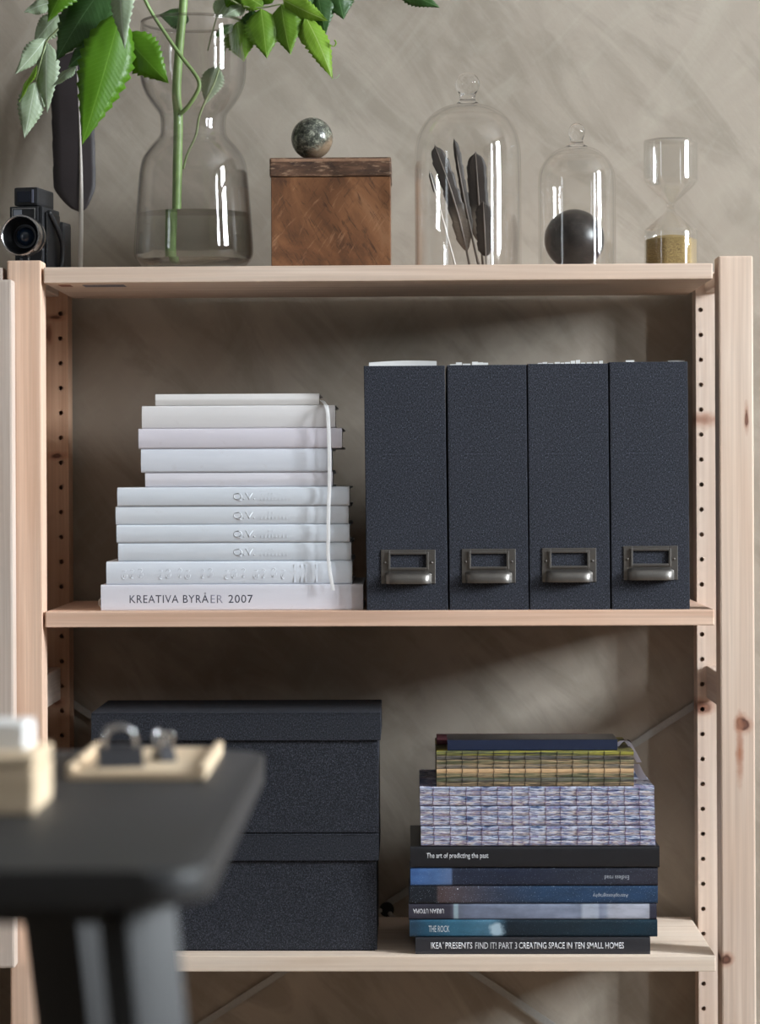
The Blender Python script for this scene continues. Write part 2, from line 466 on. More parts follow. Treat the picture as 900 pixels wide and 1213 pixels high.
# neighbouring pine cabinet on the left, only its edge is in view
cab = thing('pine_cabinet', 'pale pine cabinet standing left of the shelving unit, door edge overlapping the post', 'cabinet', (-0.90, 0, 0))
mat_door = pine('pine_cabinet_door', 'z', rgb(214, 200, 190), rgb(186, 166, 152), [], 1.0, 21.0)
zc1 = at(2, 317, 0).z; zc0 = at(2, 1147, 0).z
xr = at(3, 400, 0).x
bm = bmesh.new()
box(bm, -1.30, xr, 0, .30, zc1 - .018, zc1); box(bm, -1.30, xr, 0, .30, zc0, zc0 + .018)
box(bm, xr - .018, xr, 0, .30, zc0 + .018, zc1 - .018); box(bm, -1.30, -1.282, 0, .30, zc0 + .018, zc1 - .018); box(bm, -1.282, xr - .018, .29, .30, zc0 + .018, zc1 - .018)
obj('body', bm, mat_door, cab, world=True)
dz1, dz0 = at(8, 331, -.032).z, at(8, 1147, -.032).z; dx1 = at(15.5, 700, -.032).x
obj('door', bx(-1.30, dx1, -.032, -.004, dz0, dz1, bev=0.003), mat_door, cab, world=True)
for lx in (-1.29, -.56):
    obj('leg', bx(lx, lx + .04, .02, .06, 0, zc0), mat_door, cab, world=True); obj('leg', bx(lx, lx + .04, .24, .28, 0, zc0), mat_door, cab, world=True)

# ------------------------------------------------------------------ lettering
def lettering(body, x0, x1, zc, height, y, mat, parent, flip=False, bold=0.0, depth=0.00012, name='lettering', spacing=1.0):
    """text between world x0..x1, centred on zc, facing the camera on the plane y"""
    cu = D.curves.new('t', 'FONT'); cu.body = body; cu.size = 1.0; cu.offset = bold; cu.space_character = spacing; cu.resolution_u = 3
    to = D.objects.new('t', cu); COL.objects.link(to)
    dg = bpy.context.evaluated_depsgraph_get()
    me = D.meshes.new_from_object(to.evaluated_get(dg)); D.objects.remove(to); D.curves.remove(cu)
    bm = bmesh.new(); bm.from_mesh(me); D.meshes.remove(me)
    xs = [v.co.x for v in bm.verts]; ys = [v.co.y for v in bm.verts]
    sx = (x1 - x0) / (max(xs) - min(xs)); sy = height / (max(ys) - min(ys)); mx_ = (max(xs) + min(xs)) / 2; my_ = (max(ys) + min(ys)) / 2
    s = -1 if flip else 1
    for v in bm.verts: v.co = Vector(((x0 + x1) / 2 + s * (v.co.x - mx_) * sx, y, zc + s * (v.co.y - my_) * sy))
    fs = list(bm.faces)
    r = bmesh.ops.extrude_face_region(bm, geom=fs)
    for v in [g for g in r['geom'] if isinstance(g, bmesh.types.BMVert)]: v.co.y -= depth
    return obj(name, bm, mat, parent, world=True)

# ------------------------------------------------------------------ books
mat_pages = plain('paper_pages', rgb(214, 210, 202), 0.8, var=0.12, scale=900)
def book(name, label, x0, x1, ytop, z0, Yf, depth, cover_mat, group, t=0.0022, rnd=0.003, ypx_x=None, pages=None, bulge=0.0, ylow=None):
    """a book lying flat, spine to the camera; x0, x1 and ytop measured on the photograph; returns (root, z_top)"""
    ymid = ytop + 10
    X0, X1 = at(x0, ymid, Yf).x, at(x1, ymid, Yf).x
    z1 = at((x0 + x1) / 2, ytop, Yf).z - 0.0004
    h = z1 - z0
    root = thing(name, label, 'book', ((X0 + X1) / 2, Yf, z0), 0, group)
    W = (X1 - X0) / 2
    r = min(rnd, h * 0.3)
    outer = [(depth, 0), (r + .001, 0)]
    for k in range(1, 6):
        q = k / 6 * PI / 2; outer.append((r - r * math.sin(q), r - r * math.cos(q)))
    for k in range(1, 6): outer.append((-bulge * math.sin(PI * k / 6), r + (h - 2 * r) * k / 6))
    for k in range(1, 6):
        q = k / 6 * PI / 2; outer.append((r - r * math.cos(q), h - r + r * math.sin(q)))
    outer += [(r + .001, h), (depth, h)]
    inner = [(depth, h - t), (t + .001, h - t), (t + .001, t), (depth, t)]
    bm = extrude_x(bmesh.new(), outer + inner, -W, W)
    obj('cover', bm, cover_mat, root, smooth=True, angle=35)
    obj('pages', bx(-W + 0.0035, W - 0.0035, t + .001, depth - 0.004, t, h - t), pages or mat_pages, root)
    return root, z1

def paper_white(name, col, seed=0.0, wear=0.25):
    t = NT(name)
    a = t.noise(t.mapped((6, 6, 60), loc=(seed, 0, 0)), 2.0, 4)
    b = t.noise(t.mapped((420, 420, 900)), 1.0, 2)
    c = t.mix(a, tuple(x * (1 - .10) for x in col[:3]) + (1,), col)
    c = t.mix(t.ramp(t.noise(t.mapped((30, 30, 30), loc=(seed, 3, 0)), 1.5, 5, .7), [(.62, K0), (.80, (wear, wear, wear, 1))]), c, rgb(170, 158, 150))
    t.base(c); t.rough(.6); t.b.inputs['Specular IOR Level'].default_value = .35
    t.bump(b, .12, .0004)
    return t.m
WY = 0.022
white_list = [   # from the shelf upwards: x0, x1, ytop, front, depth, colour, label
    (119.5, 430, 692.0, .020, .215, rgb(224, 222, 230), 'thick white annual with dark lettering, lowest of the white book stack'),
    (126, 417, 664.5, .022, .21, rgb(224, 228, 236), 'white book with raised ornament along its spine, second from the bottom'),
    (140, 416, 642.5, .024, .20, rgb(218, 222, 229), 'pale blue-white cloth volume just above the ornamented white book'),
    (138, 414, 621.0, .023, .20, rgb(218, 222, 229), 'pale blue-white cloth volume, second of the four matching embossed volumes from below'),
    (137, 413, 599.0, .025, .20, rgb(219, 222, 228), 'pale blue-white cloth volume, third of the four matching embossed volumes from below'),
    (139, 414, 576.5, .023, .20, rgb(218, 222, 229), 'pale blue-white cloth volume, topmost of the four matching embossed volumes'),
    (172, 394, 559.0, .028, .17, rgb(222, 218, 224), 'thin white book lying on the four matching embossed volumes'),
    (167, 393, 531.0, .026, .17, rgb(222, 224, 232), 'thick white book with a torn right spine end'),
    (164, 405, 507.0, .025, .18, rgb(220, 214, 222), 'white book that juts out furthest right in the upper stack'),
    (168, 397, 480.0, .028, .17, rgb(228, 224, 224), 'off-white book second from the top of the white stack'),
    (184, 378, 466.0, .030, .15, rgb(230, 226, 224), 'slim white book topmost of the white stack with ribbon marker')]
z = ZS[1]; wb = []
mat_ink = plain('dark_ink', rgb(56, 56, 72), .6)
for i, (x0, x1, yt, Yf, dp, c, lab) in enumerate(white_list):
    o, z = book('white_book', lab, x0, x1, yt, z, Yf, dp, paper_white('white_cover', c, i * 1.7), 'stack of white books on the middle shelf', rnd=.0016 if i == 0 else .0034, bulge=.0 if i in (0,) else .0012)
    wb.append((o, Yf, c))
def X(px, Y): return at(px, 600, Y).x
o, Yf, c = wb[0]
for body, xa, xb, ink in (('KREATIVA BYRÅ', 153, 246.5, mat_ink), ('ER', 249, 263.5, plain('worn_ink', rgb(128, 126, 140), .6)), ('2007', 270, 299, mat_ink)):
    hh = 9.6 if 'Å' not in body else 12.4
    zc_ = at(220, 709.6 if 'Å' not in body else 708.0, Yf).z
    lettering(body, X(xa, Yf), X(xb, Yf), zc_, hh / ppm(Yf), Yf + .0001, ink, o, spacing=1.1, bold=.004)
bm = tube(bmesh.new(), [at(120, 708, .03), at(117.6, 711, .03), at(117.4, 716, .03), at(120, 720, .03)], .0009, 8)
obj('dust_jacket_curl', bm, mat_pages, o, smooth=True, world=True)
for k in (2, 3, 4, 5):
    o, Yf, c = wb[k]
    ytop = white_list[k][2]
    mt = o.children[0].data.materials[0]
    lettering('Q.V.', X(276, Yf), X(302, Yf), at(290, ytop + 12.2, Yf).z, 9.5 / ppm(Yf), Yf - .0006, mt, o, depth=.00060, name='embossed_lettering', bold=.006)
    bm = bmesh.new()
    for q in range(8):
        xx = X(309 + q * 4.3, Yf); hh = (4.2, 3.2, 4.8, 4.8, 3.2, 3.4, 3.0, 2.8)[q]
        pz = at(310, ytop + 16.0, Yf).z
        box(bm, xx, xx + .0012, Yf - .00118, Yf, pz, pz + 2 * hh / ppm(Yf) * .9)
    obj('embossed_strokes', bm, mt, o, world=True)
o, Yf, c = wb[1]; mt = o.children[0].data.materials[0]
zc_ = at(260, 679.5, Yf).z
for q, px in enumerate((147, 156, 166, 190, 199, 213, 222, 240, 249, 268, 277, 288, 303, 312, 324, 335)):
    bm = bmesh.new(); xc_ = X(px, Yf); rr = .0044
    pts = [(xc_ + math.cos(a_) * rr * .8 * (1 - .25 * (q % 2)), Yf - .00078, zc_ + math.sin(a_) * rr * 1.3 + .001 * ((q % 3) - 1)) for a_ in [PI * (0.15 + k / 9 * (1.5 if q % 2 else 1.85)) for k in range(10)]]
    tube(bm, pts, .0005, 5); tube(bm, [(xc_ - rr * .3, Yf - .00078, zc_ - rr), (xc_ + rr * .5, Yf - .00078, zc_ + rr)], .0005, 5)
    obj('embossed_ornament', bm, mt, o, smooth=True, world=True)
for px in (348, 356, 361, 374):
    a_ = X(px, Yf); obj('embossed_line', bx(a_, a_ + .0008, Yf - .00105, Yf, zc_ - .011, zc_ + .011), mt, o, world=True)
# ribbon marker of the topmost book
def ribbon(pts, wid, mat, parent, name='ribbon', wdir=Vector((1, 0, 0))):
    P = smooth_path(pts, 8); bm = bmesh.new(); rows = []
    for i, p in enumerate(P):
        rows.append([bm.verts.new(p + wdir * (wid * (k - .5)) + Vector((0, dy, 0))) for k, dy in ((0, 0), (.5, -.0003), (1, 0), (1, .0005), (0, .0005))])
    for a, b in zip(rows, rows[1:]):
        for k in range(5): bm.faces.new((a[k], a[(k + 1) % 5], b[(k + 1) % 5], b[k]))
    bm.faces.new(rows[0]); bm.faces.new(rows[-1][::-1])
    return obj(name, bm, mat, parent, smooth=True, angle=50, world=True)
mat_rib = plain('white_ribbon', rgb(232, 230, 230), .55, var=.08, scale=800)
rp = [at(376, 474, .060), at(382, 475, .040), at(387, 483, .018), at(388.8, 500, .014), at(390, 540, .013), at(390, 575, .015), at(389, 605, .013), at(388.8, 635, .012), at(388.4, 655, .013), at(390.3, 675, .012), at(392, 685, .011), at(394.5, 699.5, .011)]
ribbon(rp, .0046, mat_rib, wb[10][0])

# ------------------------------------------------------------------ magazine files
FAB = fabric('charcoal_linen', rgb(43, 45, 53), rgb(64, 67, 78))
mat_pewter = plain('pewter_metal', rgb(122, 118, 114), .42, .9, .12, 400)
mat_inside = plain('file_card_inside', rgb(190, 188, 186), .8)
def magazine_file(label, xl, xr_, xtl, xtr, ytop, ybot, hx0, hx1, hy0, hy1):
    Yf = .006; dep = .25
    bl, br = at(xl, ybot, Yf), at(xr_, ybot, Yf); tl, tr = at(xtl, ytop, Yf), at(xtr, ytop, Yf)
    z0 = ZS[1]; H = tl.z - z0; Wd = br.x - bl.x
    root = thing('magazine_file', label, 'magazine file', ((bl.x + br.x) / 2, Yf, z0), 0, 'linen magazine files on the middle shelf')
    lean = ((tl.x + tr.x) / 2 - (bl.x + br.x) / 2) / H
    t = .0022; h2 = Wd / 2
    def sheared(bm):
        for v in bm.verts: v.co.x += lean * v.co.z
        return bm
    obj('front', sheared(bx(-h2, h2, 0, t, 0, H, bev=.0009)), FAB, root)
    for s in (-1, 1):
        bm = bmesh.new(); a, b = sorted((s * h2, s * (h2 - t)))
        pr = [(t, 0), (dep, 0), (dep, H * .55), (dep * .55, H), (t, H)]
        va = [bm.verts.new((a, y, zz)) for y, zz in pr]; vb = [bm.verts.new((b, y, zz)) for y, zz in pr]
        for k in range(5): bm.faces.new((va[k], va[(k + 1) % 5], vb[(k + 1) % 5], vb[k]))
        bm.faces.new(va[::-1]); bm.faces.new(vb)
        obj('side', sheared(bm), FAB, root)
    obj('bottom', sheared(bx(-h2 + t, h2 - t, t, dep, 0, t)), FAB, root)
    obj('back', sheared(bx(-h2 + t, h2 - t, dep - t, dep, t, H * .55)), FAB, root)
    # label holder: plate with a window, raised rim, and a cup pull under it
    a, b = at(hx0, hy1, Yf), at(hx1, hy0, Yf)
    ax, az, bx_, bz = a.x - root.location.x, a.z - z0, b.x - root.location.x, b.z - z0
    w_, h_ = bx_ - ax, bz - az
    holder = bmesh.new()
    y0, y1 = -.0022, 0.0
    wx0, wx1, wz0, wz1 = ax + w_ * .17, bx_ - w_ * .17, az + h_ * .48, bz - h_ * .14
    box(holder, ax, wx0, y0 + .001, y1, az, bz, bev=.0004, seg=1); box(holder, wx1, bx_, y0 + .001, y1, az, bz, bev=.0004, seg=1)
    box(holder, wx0, wx1, y0 + .001, y1, wz1, bz, bev=.0004, seg=1); box(holder, wx0, wx1, y0 + .001, y1, az, wz0, bev=.0004, seg=1)
    ho = obj('label_holder', holder, mat_pewter, root)
    rim = bmesh.new(); e = .0030
    box(rim, wx0 - e, wx0, y0 - .0012, y0 + .001, wz0 - e, wz1 + e, bev=.0007); box(rim, wx1, wx1 + e, y0 - .0012, y0 + .001, wz0 - e, wz1 + e, bev=.0007)
    box(rim, wx0, wx1, y0 - .0012, y0 + .001, wz1, wz1 + e, bev=.0007); box(rim, wx0, wx1, y0 - .0012, y0 + .001, wz0 - e, wz0, bev=.0007)
    obj('rim', rim, mat_pewter, ho)
    pull = bmesh.new()
    px0, px1, pz0, pz1 = ax + w_ * .07, bx_ - w_ * .07, az, az + h_ * .36
    sec = [(0, pz1), (-.006, pz1 - .0015), (-.0105, pz1 - .005), (-.012, pz0 + .001), (-.0112, pz0), (-.009, pz1 - .006), (-.005, pz1 - .0035), (0, pz1 - .002)]
    n = 14; rows = []
    for i in range(n + 1):
        u = i / n; s_ = (1 - abs(2 * u - 1) ** 5) ** .5 if 0 < i < n else 0.0
        rows.append([pull.verts.new((px0 + (px1 - px0) * u, yy * s_ - .0012, pz0 + (zz - pz0) * (1 - .12 * (1 - s_)))) for yy, zz in sec])
    for p, q in zip(rows, rows[1:]):
        for k in range(len(sec)): pull.faces.new((p[k], p[(k + 1) % len(sec)], q[(k + 1) % len(sec)], q[k]))
    obj('pull', pull, mat_pewter, ho, smooth=True, angle=50)
    for s in (-1, 1):
        xs_ = (ax + w_ * .5) + s * w_ * .43
        bm = lathe(bmesh.new(), [(0, .0016), (.0012, .0012), (.0016, 0), (0, 0)], 10)
        bmesh.ops.transform(bm, matrix=Matrix.Translation((xs_, y0 + .001, az + h_ * .62)) @ Matrix.Rotation(PI / 2, 4, 'X'), verts=bm.verts)
        obj('rivet', bm, mat_pewter, ho, smooth=True)
    return root, H, Wd
files = []
for a in (('charcoal linen magazine file at the left end, beside the white books', 434.5, 530.5, 431, 526.5, 433.5, 724, 451.5, 515.5, 651, 691.5),
          ('charcoal linen magazine file second from the left', 532.5, 626, 529, 623.5, 432.5, 723, 547, 610.5, 650, 690.5),
          ('charcoal linen magazine file second from the right', 627.5, 722.5, 625, 719.5, 431, 722.5, 642, 706, 649, 689.5),
          ('charcoal linen magazine file at the right end by the post', 724.5, 817, 722, 814, 428.8, 722, 738.5, 802.5, 646.5, 687)):
    files.append(magazine_file(*a))
# what peeps out of the files
mat_paper = plain('white_paper', rgb(232, 230, 228), .7)
def in_file(name, label, fi, parts, cat):
    root, H, Wd = files[fi]
    t_ = thing(name, label, cat, root.location)
    for nm, bm in parts: obj(nm, bm, mat_paper, t_, world=True)
    return t_
zb_ = ZS[1] + .0022
def sheet(px0, px1, ytop_l, ytop_r, Y, th=.0012, curve=0.0):
    p, q = at(px0, ytop_l, Y), at(px1, ytop_r, Y)
    bm = bmesh.new(); n = 8; pr = []
    fr = [(p.x + (q.x - p.x) * k / n, p.z + (q.z - p.z) * k / n + curve * math.sin(PI * k / n), Y + curve * 1.5 * math.sin(PI * k / n)) for k in range(n + 1)]
    rows = [[bm.verts.new(v) for v in ((x_, y_, zb_), (x_, y_, z_), (x_, y_ + th, z_), (x_, y_ + th, zb_))] for x_, z_, y_ in fr]
    for a, b in zip(rows, rows[1:]):
        for k in range(4): bm.faces.new((a[k], a[(k + 1) % 4], b[(k + 1) % 4], b[k]))
    bm.faces.new(rows[0]); bm.faces.new(rows[-1][::-1])
    return bm
in_file('paper_pad', 'white paper pad standing in the leftmost file, its curved top showing', 0, [('sheet', sheet(437, 517, 429.5, 427.8, .03 + .004 * k, .0038, .0016)) for k in range(5)], 'paper')
def tabs(lst, Y0):
    out = []
    for k, (a, b, yt) in enumerate(lst): out.append(('sheet', sheet(a, b, yt, yt - .2, Y0 + .006 * (k % 5))))
    return out
in_file('loose_papers', 'loose white papers peeping from the second file from the left', 1, tabs([(533, 540, 431.5), (540, 547, 429.3), (548, 557, 431), (559, 566, 428.6), (565, 572, 429.4), (571, 578, 429.8)], .03), 'paper')
in_file('loose_papers', 'row of white paper corners peeping from the third file', 2, tabs([(637, 642, 430), (642.5, 648, 429), (649, 655, 430.3), (657, 663, 429), (664, 668, 429.6), (669, 675, 429), (676, 681, 427.4), (682, 687, 426.6), (688, 693, 429.5), (695, 701, 429), (703, 708, 428.6), (709.5, 714, 427.4)], .03), 'paper')
in_file('loose_papers', 'two white paper edges peeping from the rightmost file', 3, tabs([(741, 751, 426.8), (791, 811, 427.0)], .03), 'paper')

# ------------------------------------------------------------------ lidded boxes
FAB2 = fabric('charcoal_linen_box', rgb(37, 39, 46), rgb(56, 58, 67))
mat_edge = plain('box_edge_paper', rgb(92, 92, 104), .8)
def lidded_box(label, lx0, lx1, bx0, bx1, y_lt, y_lb, z0, Yf, dep):
    P = lambda px, py: at(px, py, Yf)
    xl0, xl1 = P(lx0, y_lt).x, P(lx1, y_lt).x; xb0, xb1 = P(bx0, y_lb + 30).x, P(bx1, y_lb + 30).x
    zt, zl = P(280, y_lt).z, P(280, y_lb).z
    root = thing('storage_box', label, 'box', ((xl0 + xl1) / 2, Yf, z0), 0, 'stacked linen storage boxes')
    ox, t = root.location.x, .0025
    bm = bmesh.new(); a, b = xb0 - ox, xb1 - ox; hb = zt - .004 - z0; y0, y1 = .004, dep - .004
    f_ = .0016; box(bm, a, b, y0, y0 + t, f_, hb, bev=.0008); box(bm, a, b, y1 - t, y1, f_, hb); box(bm, a, a + t, y0 + t, y1 - t, f_, hb); box(bm, b - t, b, y0 + t, y1 - t, f_, hb); box(bm, a + t, b - t, y0 + t, y1 - t, 0, t)
    obj('body', bm, FAB2, root)
    bm = bmesh.new(); a, b = xl0 - ox, xl1 - ox; zz0, zz1 = zl - z0, zt - z0
    box(bm, a, b, 0, dep, zz1 - t, zz1, bev=.0011); box(bm, a, b, 0, t, zz0, zz1 - t); box(bm, a, b, dep - t, dep, zz0, zz1 - t); box(bm, a, a + t, t, dep - t, zz0, zz1 - t); box(bm, b - t, b, t, dep - t, zz0, zz1 - t)
    obj('lid', bm, FAB2, root)
    return root, zt
bxo, zt = lidded_box('charcoal linen storage box with lid, lower of the two', 100, 448.5, 104, 446, 988, 1019.5, ZS[2], .030, .20)
bxo2, zt2 = lidded_box('charcoal linen storage box with lid, stacked on the other box', 108, 450.5, 112.5, 448, 844, 877, zt, .026, .185)

# ------------------------------------------------------------------ lower book stack
def ramp_print(name, stops, x0, x1, speck=None, rough=.42, warp=0.0, blot=None):
    """printed spine: colours along the spine from x0 to x1 (metres from the middle)"""
    t = NT(name); s = t.sep()
    xx = s[0]
    if warp: xx = t.math('ADD', xx, t.math('MULTIPLY', t.math('SUBTRACT', t.noise(t.mapped((90, 90, 90)), 1.0, 3), .5), warp))
    f = t.math('DIVIDE', t.math('SUBTRACT', xx, x0), x1 - x0, clamp=True)
    c = t.ramp(f, stops)
    cl = t.noise(t.mapped((26, 26, 60)), 1.0, 4, .6)
    c = t.mix(t.ramp(cl, [(.35, (.35, .35, .35, 1)), (.6, K0)]), c, (0.01, .012, .016, 1))
    if speck:
        sp = t.noise(t.mapped((900, 900, 900)), 1.0, 1)
        c = t.mix(t.ramp(sp, [(.66, K0), (.74, (speck, speck, speck, 1))]), c, rgb(190, 205, 225))
    if blot:
        sub = t.n('VectorMath', operation='SUBTRACT'); t.l(t.co, sub.inputs[0]); sub.inputs[1].default_value = blot[0]
        ln = t.n('VectorMath', operation='LENGTH'); t.l(sub.outputs[0], ln.inputs[0])
        d = t.math('ADD', ln.outputs['Value'], t.math('MULTIPLY', t.math('SUBTRACT', t.noise(t.mapped((140, 140, 140)), 1.0, 4), .5), blot[1] * .9))
        c = t.mix(t.ramp(t.math('DIVIDE', d, blot[1]), [(.55, W1), (1.0, K0)]), c, blot[2])
    t.base(c); t.rough(rough); t.b.inputs['Specular IOR Level'].default_value = .35
    return t.m
def fr(px, x0, x1): return (px - x0) / (x1 - x0)
BW = .146
black1 = plain('black_cover', rgb(30, 30, 34), .4, var=.2, scale=80)
st = lambda x0, x1, *s: [(max(0, min(1, fr(px, x0, x1))), c) for px, c in s]
z = ZS[2]
mat_wtxt = plain('white_print', rgb(214, 214, 218), .6)
mat_gtxt = plain('grey_print', rgb(176, 180, 186), .6)
LG = 'dark books in the lower stack'
o, z = book('softcover_book', 'black softcover with long white title, bottom of the lower book stack', 492, 770, 1110.3, z, .012, .20, plain('charcoal_cover', rgb(44, 44, 49), .45), LG, t=.0008, rnd=.0008)
Yl = .012; zc_ = at(630, 1120, Yl).z
X2 = lambda px, Y: at(px, 1050, Y).x
for body, a, b, bd in (('IKEA', 510, 523, .012), ('PRESENTS', 527, 559, .014), ('FIND IT! PART 3', 562.5, 612, .0), ('CREATING SPACE IN TEN SMALL HOMES', 614, 738.5, .014)):
    lettering(body, X2(a, Yl), X2(b, Yl), zc_, 7.6 / ppm(Yl), Yl, mat_wtxt, o, bold=bd)
lettering('®', X2(523.6, Yl), X2(525.6, Yl), zc_ + .0032, 2.2 / ppm(Yl), Yl, mat_wtxt, o)
Yl = .016
mrock = ramp_print('teal_sea_print', st(485, 778, (485, rgb(40, 66, 86)), (500, rgb(44, 88, 112)), (545, rgb(58, 104, 128)), (578, rgb(84, 126, 150)), (590, rgb(58, 86, 104)), (600, rgb(24, 36, 46)), (690, rgb(28, 44, 54)), (778, rgb(24, 48, 62))), -BW, BW, .25, blot=((X2(588, .016) - X2(631.5, .016), 0, .009), .011, rgb(170, 192, 206)))
o, z = book('hardcover_book', 'dark teal hardcover with an iceberg on its spine', 485, 778.5, 1089.3, z, Yl, .21, mrock, LG)
lettering('THE ROCK', X2(507.5, Yl), X2(532, Yl), at(520, 1100.3, Yl).z, 7.6 / ppm(Yl), Yl, mat_wtxt, o)
Yl = .017
murb = ramp_print('urban_print', st(484, 777, (484, rgb(56, 54, 66)), (527, rgb(58, 56, 68)), (531, rgb(84, 84, 98)), (533, rgb(150, 168, 178)), (537, rgb(150, 168, 178)), (538.5, rgb(104, 110, 128)), (560, rgb(122, 130, 152)), (680, rgb(142, 150, 172)), (690, rgb(126, 134, 154)), (694, rgb(176, 182, 196)), (712, rgb(172, 178, 194)), (715, rgb(134, 142, 164)), (722, rgb(150, 158, 178)), (726, rgb(182, 184, 198)), (776, rgb(184, 186, 200)), (777, rgb(60, 60, 76))), -BW, BW, None)
o, z = book('hardcover_book', 'lavender-grey hardcover with a dark left spine end and upturned title', 484, 777.5, 1070.0, z, Yl, .21, murb, LG)
lettering('URBAN UTOPIA', X2(489, Yl), X2(525.5, Yl), at(507, 1079.3, Yl).z, 5.6 / ppm(Yl), Yl, mat_wtxt, o, flip=True, bold=.01)
Yl = .016
mast = ramp_print('night_sky_print', st(485, 779, (485, rgb(28, 32, 40)), (510, rgb(28, 32, 40)), (512.5, rgb(82, 66, 66)), (545, rgb(78, 72, 80)), (590, rgb(56, 66, 88)), (640, rgb(44, 68, 98)), (779, rgb(40, 66, 98))), -BW, BW, .8, warp=.004)
o, z = book('hardcover_book', 'starry blue hardcover with a brownish left spine end', 485, 779, 1048.8, z, Yl, .21, mast, LG)
lettering('Astrophotography', X2(702, Yl), X2(744, Yl), at(720, 1060.5, Yl).z, 5.6 / ppm(Yl), Yl, mat_gtxt, o, flip=True)
c_ = at(542, 1053, Yl); bm = lathe(bmesh.new(), [(0, 0), (.0009, 0), (.0009, .0002), (0, .0002)], 10)
bmesh.ops.transform(bm, matrix=Matrix.Translation((c_.x, Yl + .0001, c_.z)) @ Matrix.Rotation(PI / 2, 4, 'X'), verts=bm.verts)
obj('star_print', bm, mat_wtxt, o, world=True)
Yl = .015
mend = ramp_print('night_road_print', st(486, 779, (486, rgb(70, 104, 158)), (510, rgb(84, 116, 166)), (529, rgb(92, 112, 150)), (531, rgb(40, 46, 64)), (600, rgb(36, 42, 62)), (700, rgb(44, 48, 62)), (779, rgb(50, 50, 62))), -BW, BW, .5)
o, z = book('hardcover_book', 'midnight hardcover with a bright blue left spine end', 486, 779, 1027.3, z, Yl, .21, mend, LG)
lettering('Endless road', X2(716, Yl), X2(745, Yl), at(730, 1039.5, Yl).z, 5.0 / ppm(Yl), Yl, mat_gtxt, o, flip=True)
Yl = .013
o, z = book('hardcover_book', 'plain black hardcover with small white title, under the open-spined books', 486, 781, 1002.5, z, Yl, .20, black1, LG)
lettering('The art of predicting the past', X2(505, Yl), X2(578.5, Yl), at(540, 1014.3, Yl).z, 8.0 / ppm(Yl), Yl, mat_wtxt, o, bold=.012)

def layered_print(name, stops, sx, sz, seed, rough=.6, dark=.5, dcol=rgb(58, 62, 84)):
    t = NT(name)
    v = t.mapped((sx, 20, sz), loc=(seed, 0, seed * 2))
    a = t.noise(v, 1.0, 3, .65)
    c = t.ramp(a, stops)
    b = t.noise(t.mapped((sx * 2.6, 20, sz * 1.7), loc=(seed * 3, 1, 4)), 1.0, 2, .6)
    c = t.mix(t.ramp(b, [(.54, K0), (.62, (dark, dark, dark, 1))]), c, dcol)
    t.base(c); t.rough(rough); t.bump(a, .25, .001)
    return t.m
def sewn_book(label, x0, x1, ytop, z0, Yf, dep, mats, nsig, cols, thread_mat, group=None, cover=None, name='sewn_book'):
    X0, X1 = at(x0, ytop + 10, Yf).x, at(x1, ytop + 10, Yf).x
    z1 = at((x0 + x1) / 2, ytop, Yf).z - .0004; h = z1 - z0
    root = thing(name, label, 'book', ((X0 + X1) / 2, Yf, z0), 0, group)
    W = (X1 - X0) / 2; sh = h / nsig
    meshes = {}
    for k in range(nsig):
        mi = k % len(mats)
        if mi not in meshes:
            r = sh * .09
            pr = [(dep, .0001), (r, .0001)] + [(r - r * math.sin(PI * q / 6), sh / 2 - (sh / 2 - .0001) * math.cos(PI * q / 6)) for q in range(1, 6)] + [(r, sh - .0001), (dep, sh - .0001)]
            bm = extrude_x(bmesh.new(), pr, -W, W)
            o = obj('signature', bm, mats[mi], root, smooth=True, angle=50); meshes[mi] = o.data
        else: o = link('signature', meshes[mi], None, root)
        o.location = (0, 0, k * sh)
    tm = None
    for px in cols:
        xx = at(px, ytop + 10, Yf).x - root.location.x
        if tm is None:
            bm = bmesh.new(); pts = []
            for k in range(nsig):
                pts += [(0, sh * .10, k * sh + sh * .03), ((.0006 if k % 2 else -.0006), -.0007, k * sh + sh * .5)]
            pts.append((0, sh * .10, h - sh * .03))
            tube(bm, pts, .00034, 5)
            o = obj('sewing_thread', bm, thread_mat, root, smooth=True); tm = o.data
        else: o = link('sewing_thread', tm, None, root)
        o.location = (xx, 0, 0)
    return root, z1
def lavp(seed, pal): return layered_print('lavender_print', pal, 30, 330, seed, dark=.55)
pa = [(.34, rgb(44, 58, 88)), (.42, rgb(84, 104, 146)), (.455, rgb(186, 194, 216)), (.52, rgb(200, 202, 218)), (.55, rgb(112, 86, 118)), (.59, rgb(140, 148, 184)), (.66, rgb(62, 80, 118))]
pb = [(.34, rgb(58, 72, 102)), (.42, rgb(130, 130, 166)), (.455, rgb(196, 196, 212)), (.52, rgb(196, 182, 176)), (.56, rgb(100, 70, 100)), (.60, rgb(150, 156, 186)), (.67, rgb(46, 64, 98))]
lavm = [lavp(1.0, pb), lavp(2.9, pa), lavp(4.8, pb), lavp(6.7, pa)]
mauve = plain('mauve_thread', rgb(112, 88, 120), .8)
cols = [515 + 18.75 * k for k in range(14)]
for k, (yt, lab, dx) in enumerate(((978.3, 'pale lavender open-spined sewn book, lowest of three alike', 0), (954.7, 'pale lavender open-spined sewn book, middle of three alike', -.7), (931.3, 'pale lavender open-spined sewn book, topmost of three alike', -1.2))):
    o, z = sewn_book(lab, 498.5 + dx, 776 + dx, yt, z + .0008, .016 + .001 * k, .19, lavm, 4, [c + dx + ((i * 37) % 5 - 2) * .4 for i, c in enumerate(cols)], mauve, 'three lavender sewn books')
    lav_top = (o, z)
